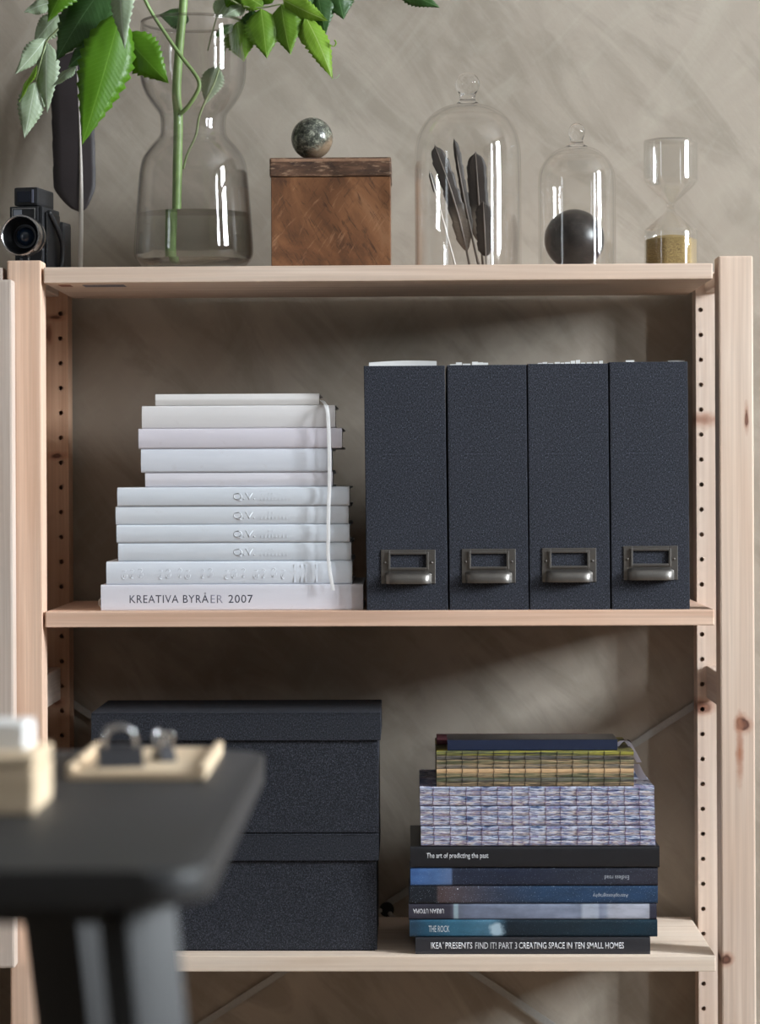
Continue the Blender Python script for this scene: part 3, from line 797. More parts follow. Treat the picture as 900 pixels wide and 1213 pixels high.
# clear jacket ends around the topmost lavender book
film = thin_glass('clear_film', (.86, .86, .88, 1), (.6, .6, .65, 1), refl=1.4, rough=.12)
o = lav_top[0]
pz = at(505, 911, .12).z
fm = bmesh.new(); a, b = at(498, 920, .12).x, at(517, 920, .12).x
box(fm, a, b, .12, .1212, z, pz)
tag(obj('clear_jacket', fm, film, o, world=True))
def ocp(seed, *c, sx=16, sz=560, dark=.55): return layered_print('ochre_print', [(.34 + .32 * k / (len(c) - 1), q) for k, q in enumerate(c)], sx, sz, seed, dark=dark, dcol=rgb(26, 25, 24))
BK, TN, PE, OL, GY, YE = rgb(30, 28, 28), rgb(168, 142, 108), rgb(208, 170, 128), rgb(92, 96, 66), rgb(112, 106, 98), rgb(150, 142, 58)
ocm = [ocp(1.1, BK, TN, BK, TN), ocp(2.3, BK, OL, GY, BK), ocp(3.7, BK, OL, TN, BK), ocp(4.9, TN, PE, PE, TN, dark=.2), ocp(5.3, BK, GY, TN, GY), ocp(6.1, BK, TN, OL, BK), ocp(7.7, BK, GY, BK, TN), ocp(8.3, BK, OL, YE, YE, BK, sx=9, sz=300)]
o, z = sewn_book('dark ochre open-spined sewn book lying on the lavender ones', 517, 750.5, 889.3, z, .018, .17, ocm, 8, [528.5 + 18.7 * k for k in range(12)], plain('black_thread', rgb(28, 26, 26), .8))
zo = z
# maroon book behind, navy notebook on top
o, zz = book('maroon_book', 'small maroon book half hidden behind the navy notebook', 517.5, 700, 875.5, zo, .098, .075, plain('maroon_cover', rgb(92, 44, 54), .6), None, rnd=.0012)
o, zz = book('navy_notebook', 'slim navy notebook on top of the ochre sewn book', 530, 731, 875.5, zo, .024, .068, plain('notebook_boards', rgb(32, 32, 36), .3), None, t=.0016, rnd=.0012, pages=plain('dark_pages', rgb(44, 40, 46), .7))
hb_ = zz - zo
wb_ = (at(731, 885, .024).x - at(530, 885, .024).x) / 2
obj('spine_cloth', bx(-wb_ - .0003, wb_ + .0003, -.0006, .004, .0006, hb_ - .0008, bev=.0004), plain('navy_cloth', rgb(22, 33, 60), .5, var=.12, scale=600), o)
# pale ribbons and film hanging from the right end of the stack
rb_ = plain('pale_lilac_ribbon', rgb(206, 200, 212), .5)
t_ = thing('paper_ribbon', 'pale ribbon of paper drooping over the right end of the ochre sewn book', 'ribbon', (at(740, 885, .06).x, .06, zo))
ribbon([at(730, 884, .07), at(737, 877.5, .07), at(744, 880, .072), at(750, 890, .074), at(757, 903, .076)], .0065, rb_, t_, name='strip')
ribbon([at(733, 880, .085), at(742, 876, .085), at(747, 880, .086)], .003, plain('dark_ribbon', rgb(70, 48, 60), .6), t_, name='dark_strip')
ribbon([at(752, 905, .09), at(757, 915, .09), at(762, 924, .09), at(765, 930.5, .09)], .011, rb_, t_, name='strip')

# ------------------------------------------------------------------ things on the top shelf
Z1 = ZS[0]
def local_prof(prof_px, cxp, Y, ref=None):
    """silhouette half-widths in pixels at heights in pixels -> metres above the shelf"""
    return [(r / ppm(Y), at(cxp, y, Y).z - Z1) for y, r in prof_px]
def wall_of(prof, th):
    return prof + [(max(r - th, 0.0), z_) for r, z_ in reversed(prof)]
# vase
VY = .130; vc = at(229, 200, VY)
prof = local_prof([(27, 61.5), (38, 62.5), (60, 63.5), (84, 63.2), (96, 62), (104, 59.8), (113, 56), (121, 51), (129, 45), (134.5, 41), (140, 39.2), (148, 38.6), (157, 39), (161, 40.4), (166, 43.8), (172, 49.5), (179, 55), (186, 59.5), (194, 62.4), (207, 64.5), (230, 66.6), (255, 68.5), (280, 70.2), (294, 71), (303, 70.4), (309, 67.5)], 229, VY)
prof = smooth2 = [(p.x, p.y) for p in smooth_path([Vector((r, z_, 0)) for r, z_ in prof], 3)]
outer = [(r, z_) for r, z_ in prof if z_ > .012] + [(.062, .004), (.058, .0005), (0, .0005)]
th = .0024
inner = [(0, .012), (.056, .012)] + [(r - th, z_) for r, z_ in reversed(prof) if z_ > .016]
vase = thing('glass_vase', 'tall smoky clear glass vase with a pinched waist', 'vase', (vc.x, VY, Z1))
mat_vase = thin_glass('smoky_glass', (.955, .950, .945, 1), (.10, .095, .09, 1), 5.0)
obj('body', lathe(bmesh.new(), outer + inner, 72, closed=True), mat_vase, vase, smooth=True)
rp_ = prof[0]
bm = bmesh.new(); lathe(bm, [(rp_[0] - th / 2 + .0019 * math.cos(2 * PI * k / 8), rp_[1] + .0019 * math.sin(2 * PI * k / 8)) for k in range(8)], 72, closed=True)
obj('rim', bm, thin_glass('smoky_glass_rim', (.86, .85, .84, 1), (.25, .24, .23, 1), 2.0), vase, smooth=True)
wz = at(229, 254, VY).z - Z1
ip = [(r, z_) for r, z_ in inner if z_ <= wz]
rw = ip[-1][0]
bm = lathe(bmesh.new(), [(0, .0124), (.0556, .0124)] + [(r - .0004, z_) for r, z_ in ip[2:]] + [(rw - .0004, wz), (0, wz)], 72)
water_m = solid_glass('water', (.90, .92, .88, 1), 1.33)
obj('water', bm, water_m, vase, smooth=True, angle=40)

# wooden box and stone ball
def old_wood():
    t = NT('worn_brown_burl')
    a = t.noise(t.mapped((20, 20, 11), rot=(0, .5, 0)), 1.0, 5, .6, .7)
    b = t.noise(t.mapped((170, 170, 26), rot=(0, .55, 0)), 1.0, 4, .7, .6)
    d = t.noise(t.mapped((120, 120, 20), rot=(0, -.6, 0), loc=(4, 0, 2)), 1.0, 4, .7, .5)
    c = t.ramp(a, [(.30, rgb(78, 52, 37)), (.45, rgb(112, 75, 50)), (.58, rgb(134, 92, 62)), (.72, rgb(148, 106, 76))])
    c = t.mix(t.ramp(b, [(.34, (.7, .7, .7, 1)), (.45, K0)]), c, rgb(60, 40, 30))
    c = t.mix(t.ramp(d, [(.33, (.5, .5, .5, 1)), (.43, K0)]), c, rgb(66, 44, 34))
    c = t.mix(t.ramp(d, [(.58, K0), (.70, (.5, .5, .5, 1))]), c, rgb(178, 136, 104))
    pt = t.noise(t.mapped((44, 44, 20), rot=(0, .4, 0), loc=(1, 5, 3)), 1.0, 3, .6, .3)
    c = t.mix(t.ramp(pt, [(.62, K0), (.72, (.75, .75, .75, 1))]), c, rgb(48, 34, 28))
    t.base(c); t.rough(.5); t.bump(b, .3, .0008); t.b.inputs['Specular IOR Level'].default_value = .35
    return t.m
def old_lid():
    t = NT('worn_dark_lid')
    a = t.noise(t.mapped((22, 22, 60)), 1.0, 5, .7, .8)
    b = t.noise(t.mapped((60, 60, 300)), 1.0, 4, .7)
    c = t.ramp(a, [(.3, rgb(44, 30, 24)), (.5, rgb(88, 62, 46)), (.7, rgb(128, 96, 74))])
    s = t.sep()
    c = t.mix(t.ramp(b, [(.55, K0), (.66, (.7, .7, .7, 1))]), c, rgb(176, 146, 120))
    t.base(c); t.rough(.55); t.bump(b, .4, .001)
    return t.m
BY = .085
p0, p1 = at(321, 250, BY), at(462.5, 250, BY)
zl0, zl1 = at(390, 209.5, BY).z, at(390, 186.5, BY).z
wbox = thing('wooden_box', 'old worn brown wooden box with a darker lid', 'box', ((p0.x + p1.x) / 2, BY, Z1))
hw = (p1.x - p0.x) / 2
obj('body', bx(-hw, hw, 0, .125, 0, zl0 - Z1, bev=.0012), old_wood(), wbox)
l0, l1 = at(319.2, 200, BY).x - wbox.location.x, at(463.5, 200, BY).x - wbox.location.x
lid_o = obj('lid', bx(l0, l1, -.002, .127, zl0 - Z1 + .0006, zl1 - Z1, bev=.0022), old_lid(), wbox)
obj('lid_edge_wear', bx(l0 + .002, l1 - .002, -.0026, .05, zl1 - Z1 - .0055, zl1 - Z1 - .0018, bev=.0008), plain('chipped_wood', rgb(150, 116, 92), .7, var=.5, scale=180), lid_o)
def stone():
    t = NT('green_grey_marble')
    a = t.noise(t.mapped((38, 38, 38)), 1.0, 6, .75, 1.2)
    b = t.noise(t.mapped((130, 130, 130)), 1.0, 5, .8)
    c = t.ramp(b, [(.36, rgb(34, 36, 34)), (.5, rgb(78, 80, 72)), (.60, rgb(130, 132, 118)), (.7, rgb(176, 174, 160))])
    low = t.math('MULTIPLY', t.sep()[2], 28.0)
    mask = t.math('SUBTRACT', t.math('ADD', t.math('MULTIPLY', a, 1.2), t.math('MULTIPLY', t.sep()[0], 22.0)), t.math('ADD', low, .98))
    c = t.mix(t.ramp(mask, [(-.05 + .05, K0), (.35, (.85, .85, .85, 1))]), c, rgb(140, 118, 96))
    t.base(c); t.rough(.16); t.b.inputs['Specular IOR Level'].default_value = .6
    return t.m
def ball(name, label, px, py, rpx, Y, mat, cat, z_rest):
    r = rpx / ppm(Y); c = at(px, py, Y)
    bm = bmesh.new(); bmesh.ops.create_uvsphere(bm, u_segments=48, v_segments=32, radius=r)
    o = obj(name, bm, mat, None, smooth=True); o.location = (c.x, Y, z_rest + r)
    return tag(o, label, cat)
ball('stone_ball', 'polished mottled grey-green stone ball on the wooden box', 369.5, 163, 24.8, .105, stone(), 'ball', zl1)

# glass domes
dome_m = thin_glass('clear_dome_glass', (.994, .993, .99, 1), (.50, .49, .47, 1), 7.0)
knob_m = solid_glass('clear_knob_glass')
def dome(label, cxp, Y, rpx, body_px, knob_px, neck_px):
    c = at(cxp, 200, Y)
    root = thing('glass_dome', label, 'glass dome', (c.x, Y, Z1), 0, 'clear glass domes with knobs')
    pr = [(r, z_) for r, z_ in reversed(local_prof(body_px, cxp, Y))]
    pr = [(rpx / ppm(Y), .0005)] + [(max(p.x, 0), p.y) for p in smooth_path([Vector((r, z_, 0)) for r, z_ in pr], 4)]
    th = .0022
    inn = [(max(r - th, 0), z_ - (th if i > len(pr) * .55 else 0)) for i, (r, z_) in enumerate(pr)]
    obj('shell', lathe(bmesh.new(), pr + inn[::-1], 72), dome_m, root, smooth=True)
    kp = [(max(p.x, 0), p.y) for p in smooth_path([Vector((r, z_, 0)) for r, z_ in reversed(local_prof(knob_px, cxp, Y))], 4)]
    obj('knob', lathe(bmesh.new(), [(0, kp[0][1])] + kp, 40), knob_m, root, smooth=True)
    return root
DY = .085
dome('large clear glass dome with a round knob, covering feathers', 554, DY, 63,
     [(122.5, 0), (123.2, 10), (126, 24), (132, 37), (142, 48.5), (156, 57), (172, 61.5), (192, 63), (240, 63)],
     [(86, 0), (87.5, 6.5), (92, 12), (99, 14.5), (106, 13), (112, 9.8), (117, 9.2), (120, 10.5), (122.3, 13)], 118)
dome('small clear glass dome covering a dark ball', 683, .085, 45.6,
     [(173.5, 0), (174.2, 10), (177, 22), (183, 31), (191, 38), (202, 43.5), (214, 45.4), (240, 45.6)],
     [(146, 0), (147, 4.6), (151, 8.4), (156, 9.8), (161, 9), (165, 7.6), (168, 7.6), (171, 9.5), (173.4, 13)], 168)
def dark_stone():
    t = NT('dark_brown_stone')
    a = t.noise(t.mapped((60, 60, 60)), 1.0, 6, .7)
    v = t.noise(t.mapped((30, 30, 90)), 1.0, 5, .8, 2.0)
    c = t.ramp(a, [(.3, rgb(28, 25, 24)), (.6, rgb(52, 46, 43)), (.75, rgb(78, 70, 64))])
    c = t.mix(t.ramp(v, [(.60, K0), (.66, (.35, .35, .35, 1))]), c, rgb(120, 112, 106))
    t.base(c); t.rough(.34); return t.m
ball('dark_stone_ball', 'dark brown stone ball under the small glass dome', 680, 284, 35.4, .085, dark_stone(), 'ball', Z1)

# hourglass
HY = .085; hc = at(794.5, 240, HY)
hg = thing('hourglass', 'clear faceted glass hourglass with golden sand', 'hourglass', (hc.x, HY, Z1))
hp = local_prof([(166.0, 0), (166.3, 33), (170, 34.5), (213, 34.5), (221, 29), (238, 8.5), (241, 5.5), (243, 6.5), (245, 4), (247, 6.5), (249, 5.5), (252, 8), (266, 26), (272, 33.5), (276, 34.5), (312, 34.5)], 794.5, HY)
hp += [(34.5 / ppm(HY), .002), (33 / ppm(HY), .0004), (0, .0004)]
def hexlathe(prof_, turn):
    """lathe with a hexagonal, round-cornered section, a flat face to the front"""
    dirs = []
    rr = .46
    for k in range(6):
        a0 = PI / 3 * k; cx_, cy_ = (1 - rr / math.cos(PI / 6)) * math.cos(a0), (1 - rr / math.cos(PI / 6)) * math.sin(a0)
        for q in range(13):
            a = a0 + math.radians(-30 + 60 * q / 12); dirs.append((cx_ + rr * math.cos(a), cy_ + rr * math.sin(a)))
    bm = bmesh.new(); rings = []; n = len(dirs); ct, sn = math.cos(turn), math.sin(turn)
    for r, z_ in prof_:
        if r < 1e-6: rings.append([bm.verts.new((0, 0, z_))])
        else: rings.append([bm.verts.new((r * (x_ * ct - y_ * sn), r * (x_ * sn + y_ * ct), z_)) for x_, y_ in dirs])
    for a, b in zip(rings, rings[1:]):
        for k in range(n):
            k2 = (k + 1) % n
            if len(a) == 1 and len(b) == 1: continue
            if len(a) == 1: bm.faces.new((a[0], b[k], b[k2]))
            elif len(b) == 1: bm.faces.new((a[k], a[k2], b[0]))
            else: bm.faces.new((a[k], a[k2], b[k2], b[k]))
    return bm
HT = math.radians(4)
hx = hexlathe(hp + [(max(r - .0016, 0), z_ + (.0018 if z_ < .02 else (-.0014 if z_ > .145 else 0))) for r, z_ in hp[::-1]], HT)
obj('glass', hx, thin_glass('hourglass_glass', (.992, .992, .988, 1), (.50, .50, .48, 1), 6.0, refl=1.3), hg)
rs = 32.2 / ppm(HY)
zs_ = at(794.5, 284, HY).z - Z1; zp_ = at(794.5, 278.5, HY).z - Z1
sb = hexlathe([(0, .0026), (rs, .0026), (rs, zs_), (rs * .6, zs_ + (zp_ - zs_) * .75), (rs * .25, zp_), (0, zp_)], HT)
def sandm():
    t = NT('golden_sand'); a = t.noise(t.mapped((1500, 1500, 1500)), 1.0, 2)
    t.base(t.ramp(a, [(.35, rgb(92, 72, 38)), (.5, rgb(152, 126, 74)), (.65, rgb(206, 180, 124))])); t.rough(.8); t.bump(a, .5, .001); return t.m
obj('sand', sb, sandm(), hg)

# ------------------------------------------------------------------ feathers
def feather_mat(name, tipc, basec, t0, t1):
    t = NT(name)
    s = t.sep()
    f = t.math('DIVIDE', t.math('SUBTRACT', s[1], t0), t1 - t0, clamp=True)
    barbs = t.noise(t.mapped((60, 500, 60), rot=(0, 0, .6)), 1.0, 3, .6)
    c = t.ramp(f, [(0, basec), (.45, basec), (.62, tipc), (1, tipc)])
    c = t.mix(t.math('MULTIPLY', barbs, .5), c, tuple(x * .5 for x in tipc[:3]) + (1,))
    t.base(c); t.rough(.55)
    t.b.inputs['Transmission Weight'].default_value = 0.0
    t.bump(barbs, .3, .0006)
    return t.m
def feather(name, label, base, tip, wpx, vane0, Y0, Y1, mat, quill_mat, asym=.5, group=None, bend=0.0, notch=0.0, facing=0.0, top_round=.14, z_rest=None):
    """base, tip: pixels; vane from vane0 (0..1 along the shaft) to the tip"""
    p, q = at(base[0], base[1], Y0), at(tip[0], tip[1], Y1)
    if z_rest is not None: p.z = z_rest
    L = (q - p).length
    ydir = (q - p).normalized(); nrm = Vector((math.sin(facing), -math.cos(facing), 0)); nrm = (nrm - ydir * nrm.dot(ydir)).normalized(); xdir = ydir.cross(nrm).normalized()
    M = Matrix.Identity(4)
    for i, a in enumerate((xdir, ydir, nrm)):
        for j in range(3): M[j][i] = a[j]
    root = thing(name, label, 'feather', p, 0, group)
    root.rotation_mode = 'XYZ'; root.rotation_euler = M.to_euler()
    Wm = wpx / ppm(Y1)
    bm = bmesh.new(); n = 44; rows = []
    def bx_(t): return bend * math.sin(PI * t)
    for i in range(n + 1):
        u = i / n; t = vane0 + (1 - vane0) * u
        e0 = min(1, u / .16) ** .55; e1 = max(0.0, 1 - ((u - (1 - top_round)) / top_round) ** 2.2) ** .5 if u > 1 - top_round else 1.0
        ww = Wm * e0 * e1
        jag = 1 + notch * (((i * 7919) % 13) / 13 - .5)
        row = []
        for s in (-1, -.66, -.33, 0, .33, .66, 1):
            half = ww * (asym if s < 0 else 1 - asym) * jag
            row.append(bm.verts.new((bx_(t) + s * half, t * L - abs(s) * 0.004, .0022 * (1 - abs(s)) * (1 if s < 0 else .8) + .0006)))
        rows.append(row)
    for a, b in zip(rows, rows[1:]):
        for k in range(6): bm.faces.new((a[k], a[k + 1], b[k + 1], b[k]))
    v = obj('vane', bm, mat, root, smooth=True)
    md = v.modifiers.new('thick', 'SOLIDIFY'); md.thickness = .0005; md.offset = -1
    bm = tube(bmesh.new(), [(bx_(k / 16), L * k / 16 * .985, .0022 if k / 16 > vane0 else .001) for k in range(17)], [.0026 * (L / .26), .0024 * (L / .26), .0012, .0004], 7)
    obj('shaft', bm, quill_mat, root, smooth=True)
    return root
qm = plain('pale_quill', rgb(206, 198, 190), .45)
fm1 = feather_mat('dark_plum_feather', rgb(48, 40, 42), rgb(70, 62, 64), 0.02, .20)
feather('large_feather', 'large dark feather leaning on the wall beside the vase', (95, 322, 0), (90, 58), 50, .30, .235, .30, fm1, qm, asym=.66, bend=.004, notch=.03, facing=.05, top_round=.14, z_rest=Z1 + .0016)
fmt = feather_mat('dark_brown_feather', rgb(46, 35, 28), rgb(140, 126, 112), .01, .13)
fmd = feather_mat('charcoal_feather', rgb(50, 40, 33), rgb(66, 56, 48), .0, .1)
qd = plain('brown_quill', rgb(110, 98, 88), .5)
FG = 'feathers under the large glass dome'
feather('feather', 'broad dark-tipped feather leaning left under the large dome', (557, 319), (514.5, 171), 19, .16, .085, .080, fmt, qd, group=FG, notch=.22, bend=.004, top_round=.14, z_rest=Z1 + .0012)
feather('feather', 'narrow dark feather standing upright under the large dome', (568, 319), (537.5, 164), 8, .30, .095, .090, fmd, qd, group=FG, notch=.25, asym=.35, bend=-.002, z_rest=Z1 + .0012)
feather('feather', 'rounded dark-tipped feather right of centre under the large dome', (572, 319), (563, 179), 23, .25, .104, .104, fmt, qd, group=FG, notch=.1, top_round=.16, z_rest=Z1 + .0012)
feather('feather', 'short dark feather low in the large dome', (576, 319), (572, 238), 19, .22, .075, .075, fmd, qd, group=FG, notch=.15, top_round=.14, z_rest=Z1 + .0012)
feather('feather', 'tiny dark feather at the left inside the large dome', (540, 319), (508.5, 202), 5, .80, .068, .068, fmd, qm, group=FG, notch=.1, z_rest=Z1 + .0012)

# ------------------------------------------------------------------ old film camera
cblk = plain('black_leatherette', rgb(26, 26, 29), .5, var=.3, scale=600, bump=.1)
cgls = plain('black_gloss', rgb(14, 14, 16), .38)
cchr = plain('chrome', rgb(205, 205, 208), .16, 1.0)
cs = ppm(.10)
cc = at(39, 300, .105)
cmr = thing('film_camera', 'small old black film camera with a round chrome-rimmed lens', 'camera', (cc.x, .105, Z1), math.radians(-11))
u_ = lambda p: p / cs
def cbox(name, x0, x1, y0, y1, z0, z1, mat, parent=cmr, bev=2.0):
    return obj(name, bx(u_(x0), u_(x1), u_(y0), u_(y1), u_(z0), u_(z1), bev=u_(bev)), mat, parent)
cbox('body', -15, 20, -22, 40, 0, 78, cblk)
cbox('side_cover', 20, 23, -16, 34, 6, 72, cgls)
cbox('grip', 8, 25, 40, 72, 0, 66, cblk, bev=5)
vf = cbox('viewfinder_housing', -16, 14, -22, 38, 79, 101, cblk, bev=3)
cbox('viewfinder_window', -11.5, 5, -23.2, -21.5, 83, 96, plain('finder_glass', rgb(30, 34, 44), .06), vf, bev=.4)
cbox('viewfinder_trim', 6.5, 9.0, -23, -21, 82, 98, plain('grey_trim', rgb(120, 122, 138), .3, .6), vf, bev=.4)
pl = cbox('front_plate', -20, 15, -25, -22, 44, 78, cblk, bev=1)
for a in ((-17, 12, 74.8, 76), (-17, -15.8, 52, 75), (10.8, 12, 52, 75)): cbox('plate_trim', a[0], a[1], -25.8, -24.6, a[2], a[3], cchr, pl, bev=.2)
cbox('meter_window', -15, -5, -25.6, -24.6, 62, 74, plain('meter_glass', rgb(120, 124, 132), .2), pl, bev=.2)
cbox('side_arm', -31, -13, -10, 14, 26, 62, cblk, bev=4)
def ycyl(prof_, x, z_, name, mat, parent, n=48):
    bm = lathe(bmesh.new(), [(u_(r), u_(d)) for r, d in prof_], n)
    bmesh.ops.transform(bm, matrix=Matrix.Translation((u_(x), 0, u_(z_))) @ Matrix.Rotation(PI / 2, 4, 'X'), verts=bm.verts)
    return obj(name, bm, mat, parent, smooth=True, angle=35)
LX, LZ = 4, 41
lens = ycyl([(20, 20), (20, 32), (23, 34), (23, 54), (22.6, 56), (21.5, 56), (19, 46), (13, 38), (0, 38)], LX, LZ, 'lens_barrel', cgls, cmr)
ycyl([(23.2, 46), (24.2, 46), (24.2, 55), (23.8, 56.5), (22.4, 57), (21.6, 56), (22.6, 55.0), (23.2, 53)], LX, LZ, 'lens_rim', cchr, lens)
ycyl([(23.0, 34), (23.7, 34), (23.7, 38), (23.0, 38)], LX, LZ, 'focus_ring', cchr, lens)
ycyl([(0, 45), (5, 44), (9, 41), (11, 38.1), (0, 38.1)], LX, LZ, 'lens_glass', plain('coated_lens', rgb(30, 48, 72), .04, 0, 0.2, 20, spec=1.0), lens)
ycyl([(13, 38.2), (14, 38.2), (14, 40), (13, 40)], LX, LZ, 'inner_ring', plain('dark_ring', rgb(70, 72, 80), .3, .7), lens)
cbox('mount_pin', 6, 8.5, -36, -33, 0, 20, cchr, bev=.6)
cbox('foot', -10, -5, -34, -22, 0, 17, cblk, bev=1)
st_ = smooth_path([(u_(24), u_(-12), u_(72)), (u_(26), u_(5), u_(60)), (u_(28.5), u_(24), u_(38)), (u_(27), u_(26), u_(14)), (u_(25), u_(20), u_(3.2))], 6)
bm = bmesh.new(); tube(bm, st_, u_(3), 8); obj('wrist_strap', bm, cblk, cmr, smooth=True)

# ------------------------------------------------------------------ leafy branch in the vase
def leaf_mat(name, top, vein, under, trans=.35):
    t = NT(name)
    s = t.sep(); geo = t.n('NewGeometry')
    nz = t.noise(t.mapped((30, 30, 30)), 1.0, 4)
    col = t.mix(nz, tuple(c * .78 for c in top[:3]) + (1,), top)
    ax = t.math('ABSOLUTE', s[0])
    side = t.math('SINE', t.math('MULTIPLY', t.math('SUBTRACT', s[1], t.math('MULTIPLY', ax, .85)), 950.0))
    col = t.mix(t.ramp(side, [(.90, K0), (.99, (.30, .30, .30, 1))]), col, vein)
    col = t.mix(t.ramp(t.math('MULTIPLY', ax, 1000.0), [(.35, W1), (.6, K0)]), col, vein)
    col = t.mix(geo.outputs['Backfacing'], col, under)
    t.base(col); t.rough(.42)
    t.bump(side, .10, .0004)
    tl = t.n('BsdfTranslucent'); t.l(t.mix(.5, col, (.35, .6, .04, 1)), tl.inputs['Color'])
    mx = t.n('MixShader'); mx.inputs[0].default_value = trans
    t.l(t.b.outputs[0], mx.inputs[1]); t.l(tl.outputs[0], mx.inputs[2]); t.l(mx.outputs[0], t.out.inputs['Surface'])
    return t.m
LM = {'g': leaf_mat('bright_green_leaf', rgb(92, 142, 24), rgb(126, 168, 60), rgb(130, 160, 100), .45),
      'y': leaf_mat('yellow_green_leaf', rgb(140, 180, 56), rgb(184, 206, 120), rgb(150, 178, 110), .45),
      'm': leaf_mat('fresh_green_leaf', rgb(118, 160, 46), rgb(160, 192, 92), rgb(140, 168, 104), .45),
      'd': leaf_mat('deep_green_leaf', rgb(56, 92, 44), rgb(96, 132, 80), rgb(100, 130, 92), .25),
      'p': leaf_mat('pale_leaf_underside', rgb(172, 188, 158), rgb(206, 216, 196), rgb(150, 172, 130), .3)}
branch = thing('leafy_branch', 'fresh green serrated-leaf branches standing in the glass vase', 'plant', (vc.x, VY, Z1))
mat_stem = plain('green_stem', rgb(122, 148, 88), .5, var=.25, scale=90)
mat_stem2 = plain('grey_green_twig', rgb(128, 140, 96), .55, var=.25, scale=120)
def stem(pts, rad, mat=mat_stem, name='stem', sub=5):
    bm = tube(bmesh.new(), smooth_path([at(*p) for p in pts], sub), rad, 9)
    return obj(name, bm, mat, branch, smooth=True, world=True)
stem([(208, 309, VY - .004), (209, 262, VY - .004), (210, 200, VY - .003), (211, 140, VY - .002), (209, 110, VY), (212, 60, VY), (217, 5, VY), (222, -70, VY), (226, -150, VY)], [.0055, .0062, .0060, .0056, .0050])
stem([(212, 136, VY - .006), (222, 127, VY - .012), (232, 112, VY - .016), (236, 100, VY - .018), (231, 88, VY - .018), (214, 66, VY - .02), (196, 40, VY - .024), (178, 12, VY - .03), (160, -25, VY - .05), (140, -70, VY - .08)], [.0030, .0026, .0024, .0022])
stem([(217, 200, VY + .004), (222, 182, VY + .004), (232, 160, VY + .002), (236, 138, VY), (244, 118, VY), (255, 95, VY), (268, 55, VY + .01), (284, 24, VY + .01)], [.0016, .0015, .0013, .0010], mat_stem2)
stem([(218, -20, VY), (250, -14, VY), (285, 6, VY), (310, 9, VY), (335, 5, VY), (352, 10, VY), (363, 22, VY)], [.0016, .0012, .0008], mat_stem2, 'leaf_stalk')
stem([(246, 60, VY + .02), (253, 32, VY + .02), (258, 16, VY + .02), (266, -8, VY + .02)], [.0008, .0008], mat_stem2, 'leaf_stalk')
stem([(120, -60, .02), (92, -5, .03), (70, 32, .04), (57, 46, .045), (50, 66, .047), (42, 98, .05)], [.0014, .0010, .0008], mat_stem2, 'leaf_stalk')
stem([(150, -60, -.10), (146, -20, -.12), (142, 20, -.13), (141, 45, -.13)], [.0016, .0012, .0010], mat_stem2, 'leaf_stalk')
leaf_n = 0
def leaf(b, t, wpx, Yb, Yt, kind, roll=0.0, fold=.25, droop=.08, teeth=12, bend=0.0):
    global leaf_n; leaf_n += 1
    p, q = at(b[0], b[1], Yb), at(t[0], t[1], Yt); L = (q - p).length; Wd = wpx / ppm((Yb + Yt) / 2)
    rnd = random.Random(leaf_n * 13)
    ydir = (q - p).normalized(); nrm = Vector((0, -1, 0)); nrm = (nrm - ydir * nrm.dot(ydir)).normalized(); xdir = ydir.cross(nrm)
    rot = Matrix.Rotation(roll, 3, ydir); nrm = rot @ nrm; xdir = rot @ xdir
    n = teeth * 4; bm = bmesh.new(); rows = []
    cols_ = (-1, -.72, -.4, 0, .4, .72, 1)
    for i in range(n + 1):
        u = i / n
        prof_ = (math.sin(PI * min(1, u ** .72)) ** 1.0) * (1 - .30 * u) * 1.16 if 0 < u < 1 else 0.0
        saw = (i % 4) / 4
        half = Wd / 2 * prof_
        row = []
        for s in cols_:
            k = half * s
            if abs(s) == 1: k *= (1 + .24 * (1 - saw) * (1 if u < .96 else 0))
            shift = (abs(s) * half * .25) if abs(s) < 1 else half * .25 + .012 * L * (1 - saw)
            yy = min(L * u + shift * (1 - u) * .6, L * 1.0)
            zz = -fold * abs(k) + droop * L * math.sin(PI * u) + .0010 * math.sin(u * 13 + abs(s) * 2.2 + leaf_n) * abs(s) + bend * L * u * u
            row.append(bm.verts.new((k, yy, zz)))
        rows.append(row)
    for a, b2 in zip(rows, rows[1:]):
        for k in range(6):
            try: bm.faces.new((a[k], a[k + 1], b2[k + 1], b2[k]))
            except Exception: pass
    bmesh.ops.remove_doubles(bm, verts=bm.verts, dist=1e-6)
    me = D.meshes.new('leaf'); bm.to_mesh(me); bm.free()
    for pl_ in me.polygons: pl_.use_smooth = True
    o = link('leaf', me, LM[kind], branch)
    M = Matrix.Identity(4)
    for i, a in enumerate((xdir, ydir, nrm)):
        for j in range(3): M[j][i] = a[j]
    M.translation = p - Vector(branch.location)
    o.matrix_local = M
    md = o.modifiers.new('thick', 'SOLIDIFY'); md.thickness = .00025; md.offset = 0
    return o
F = -.13
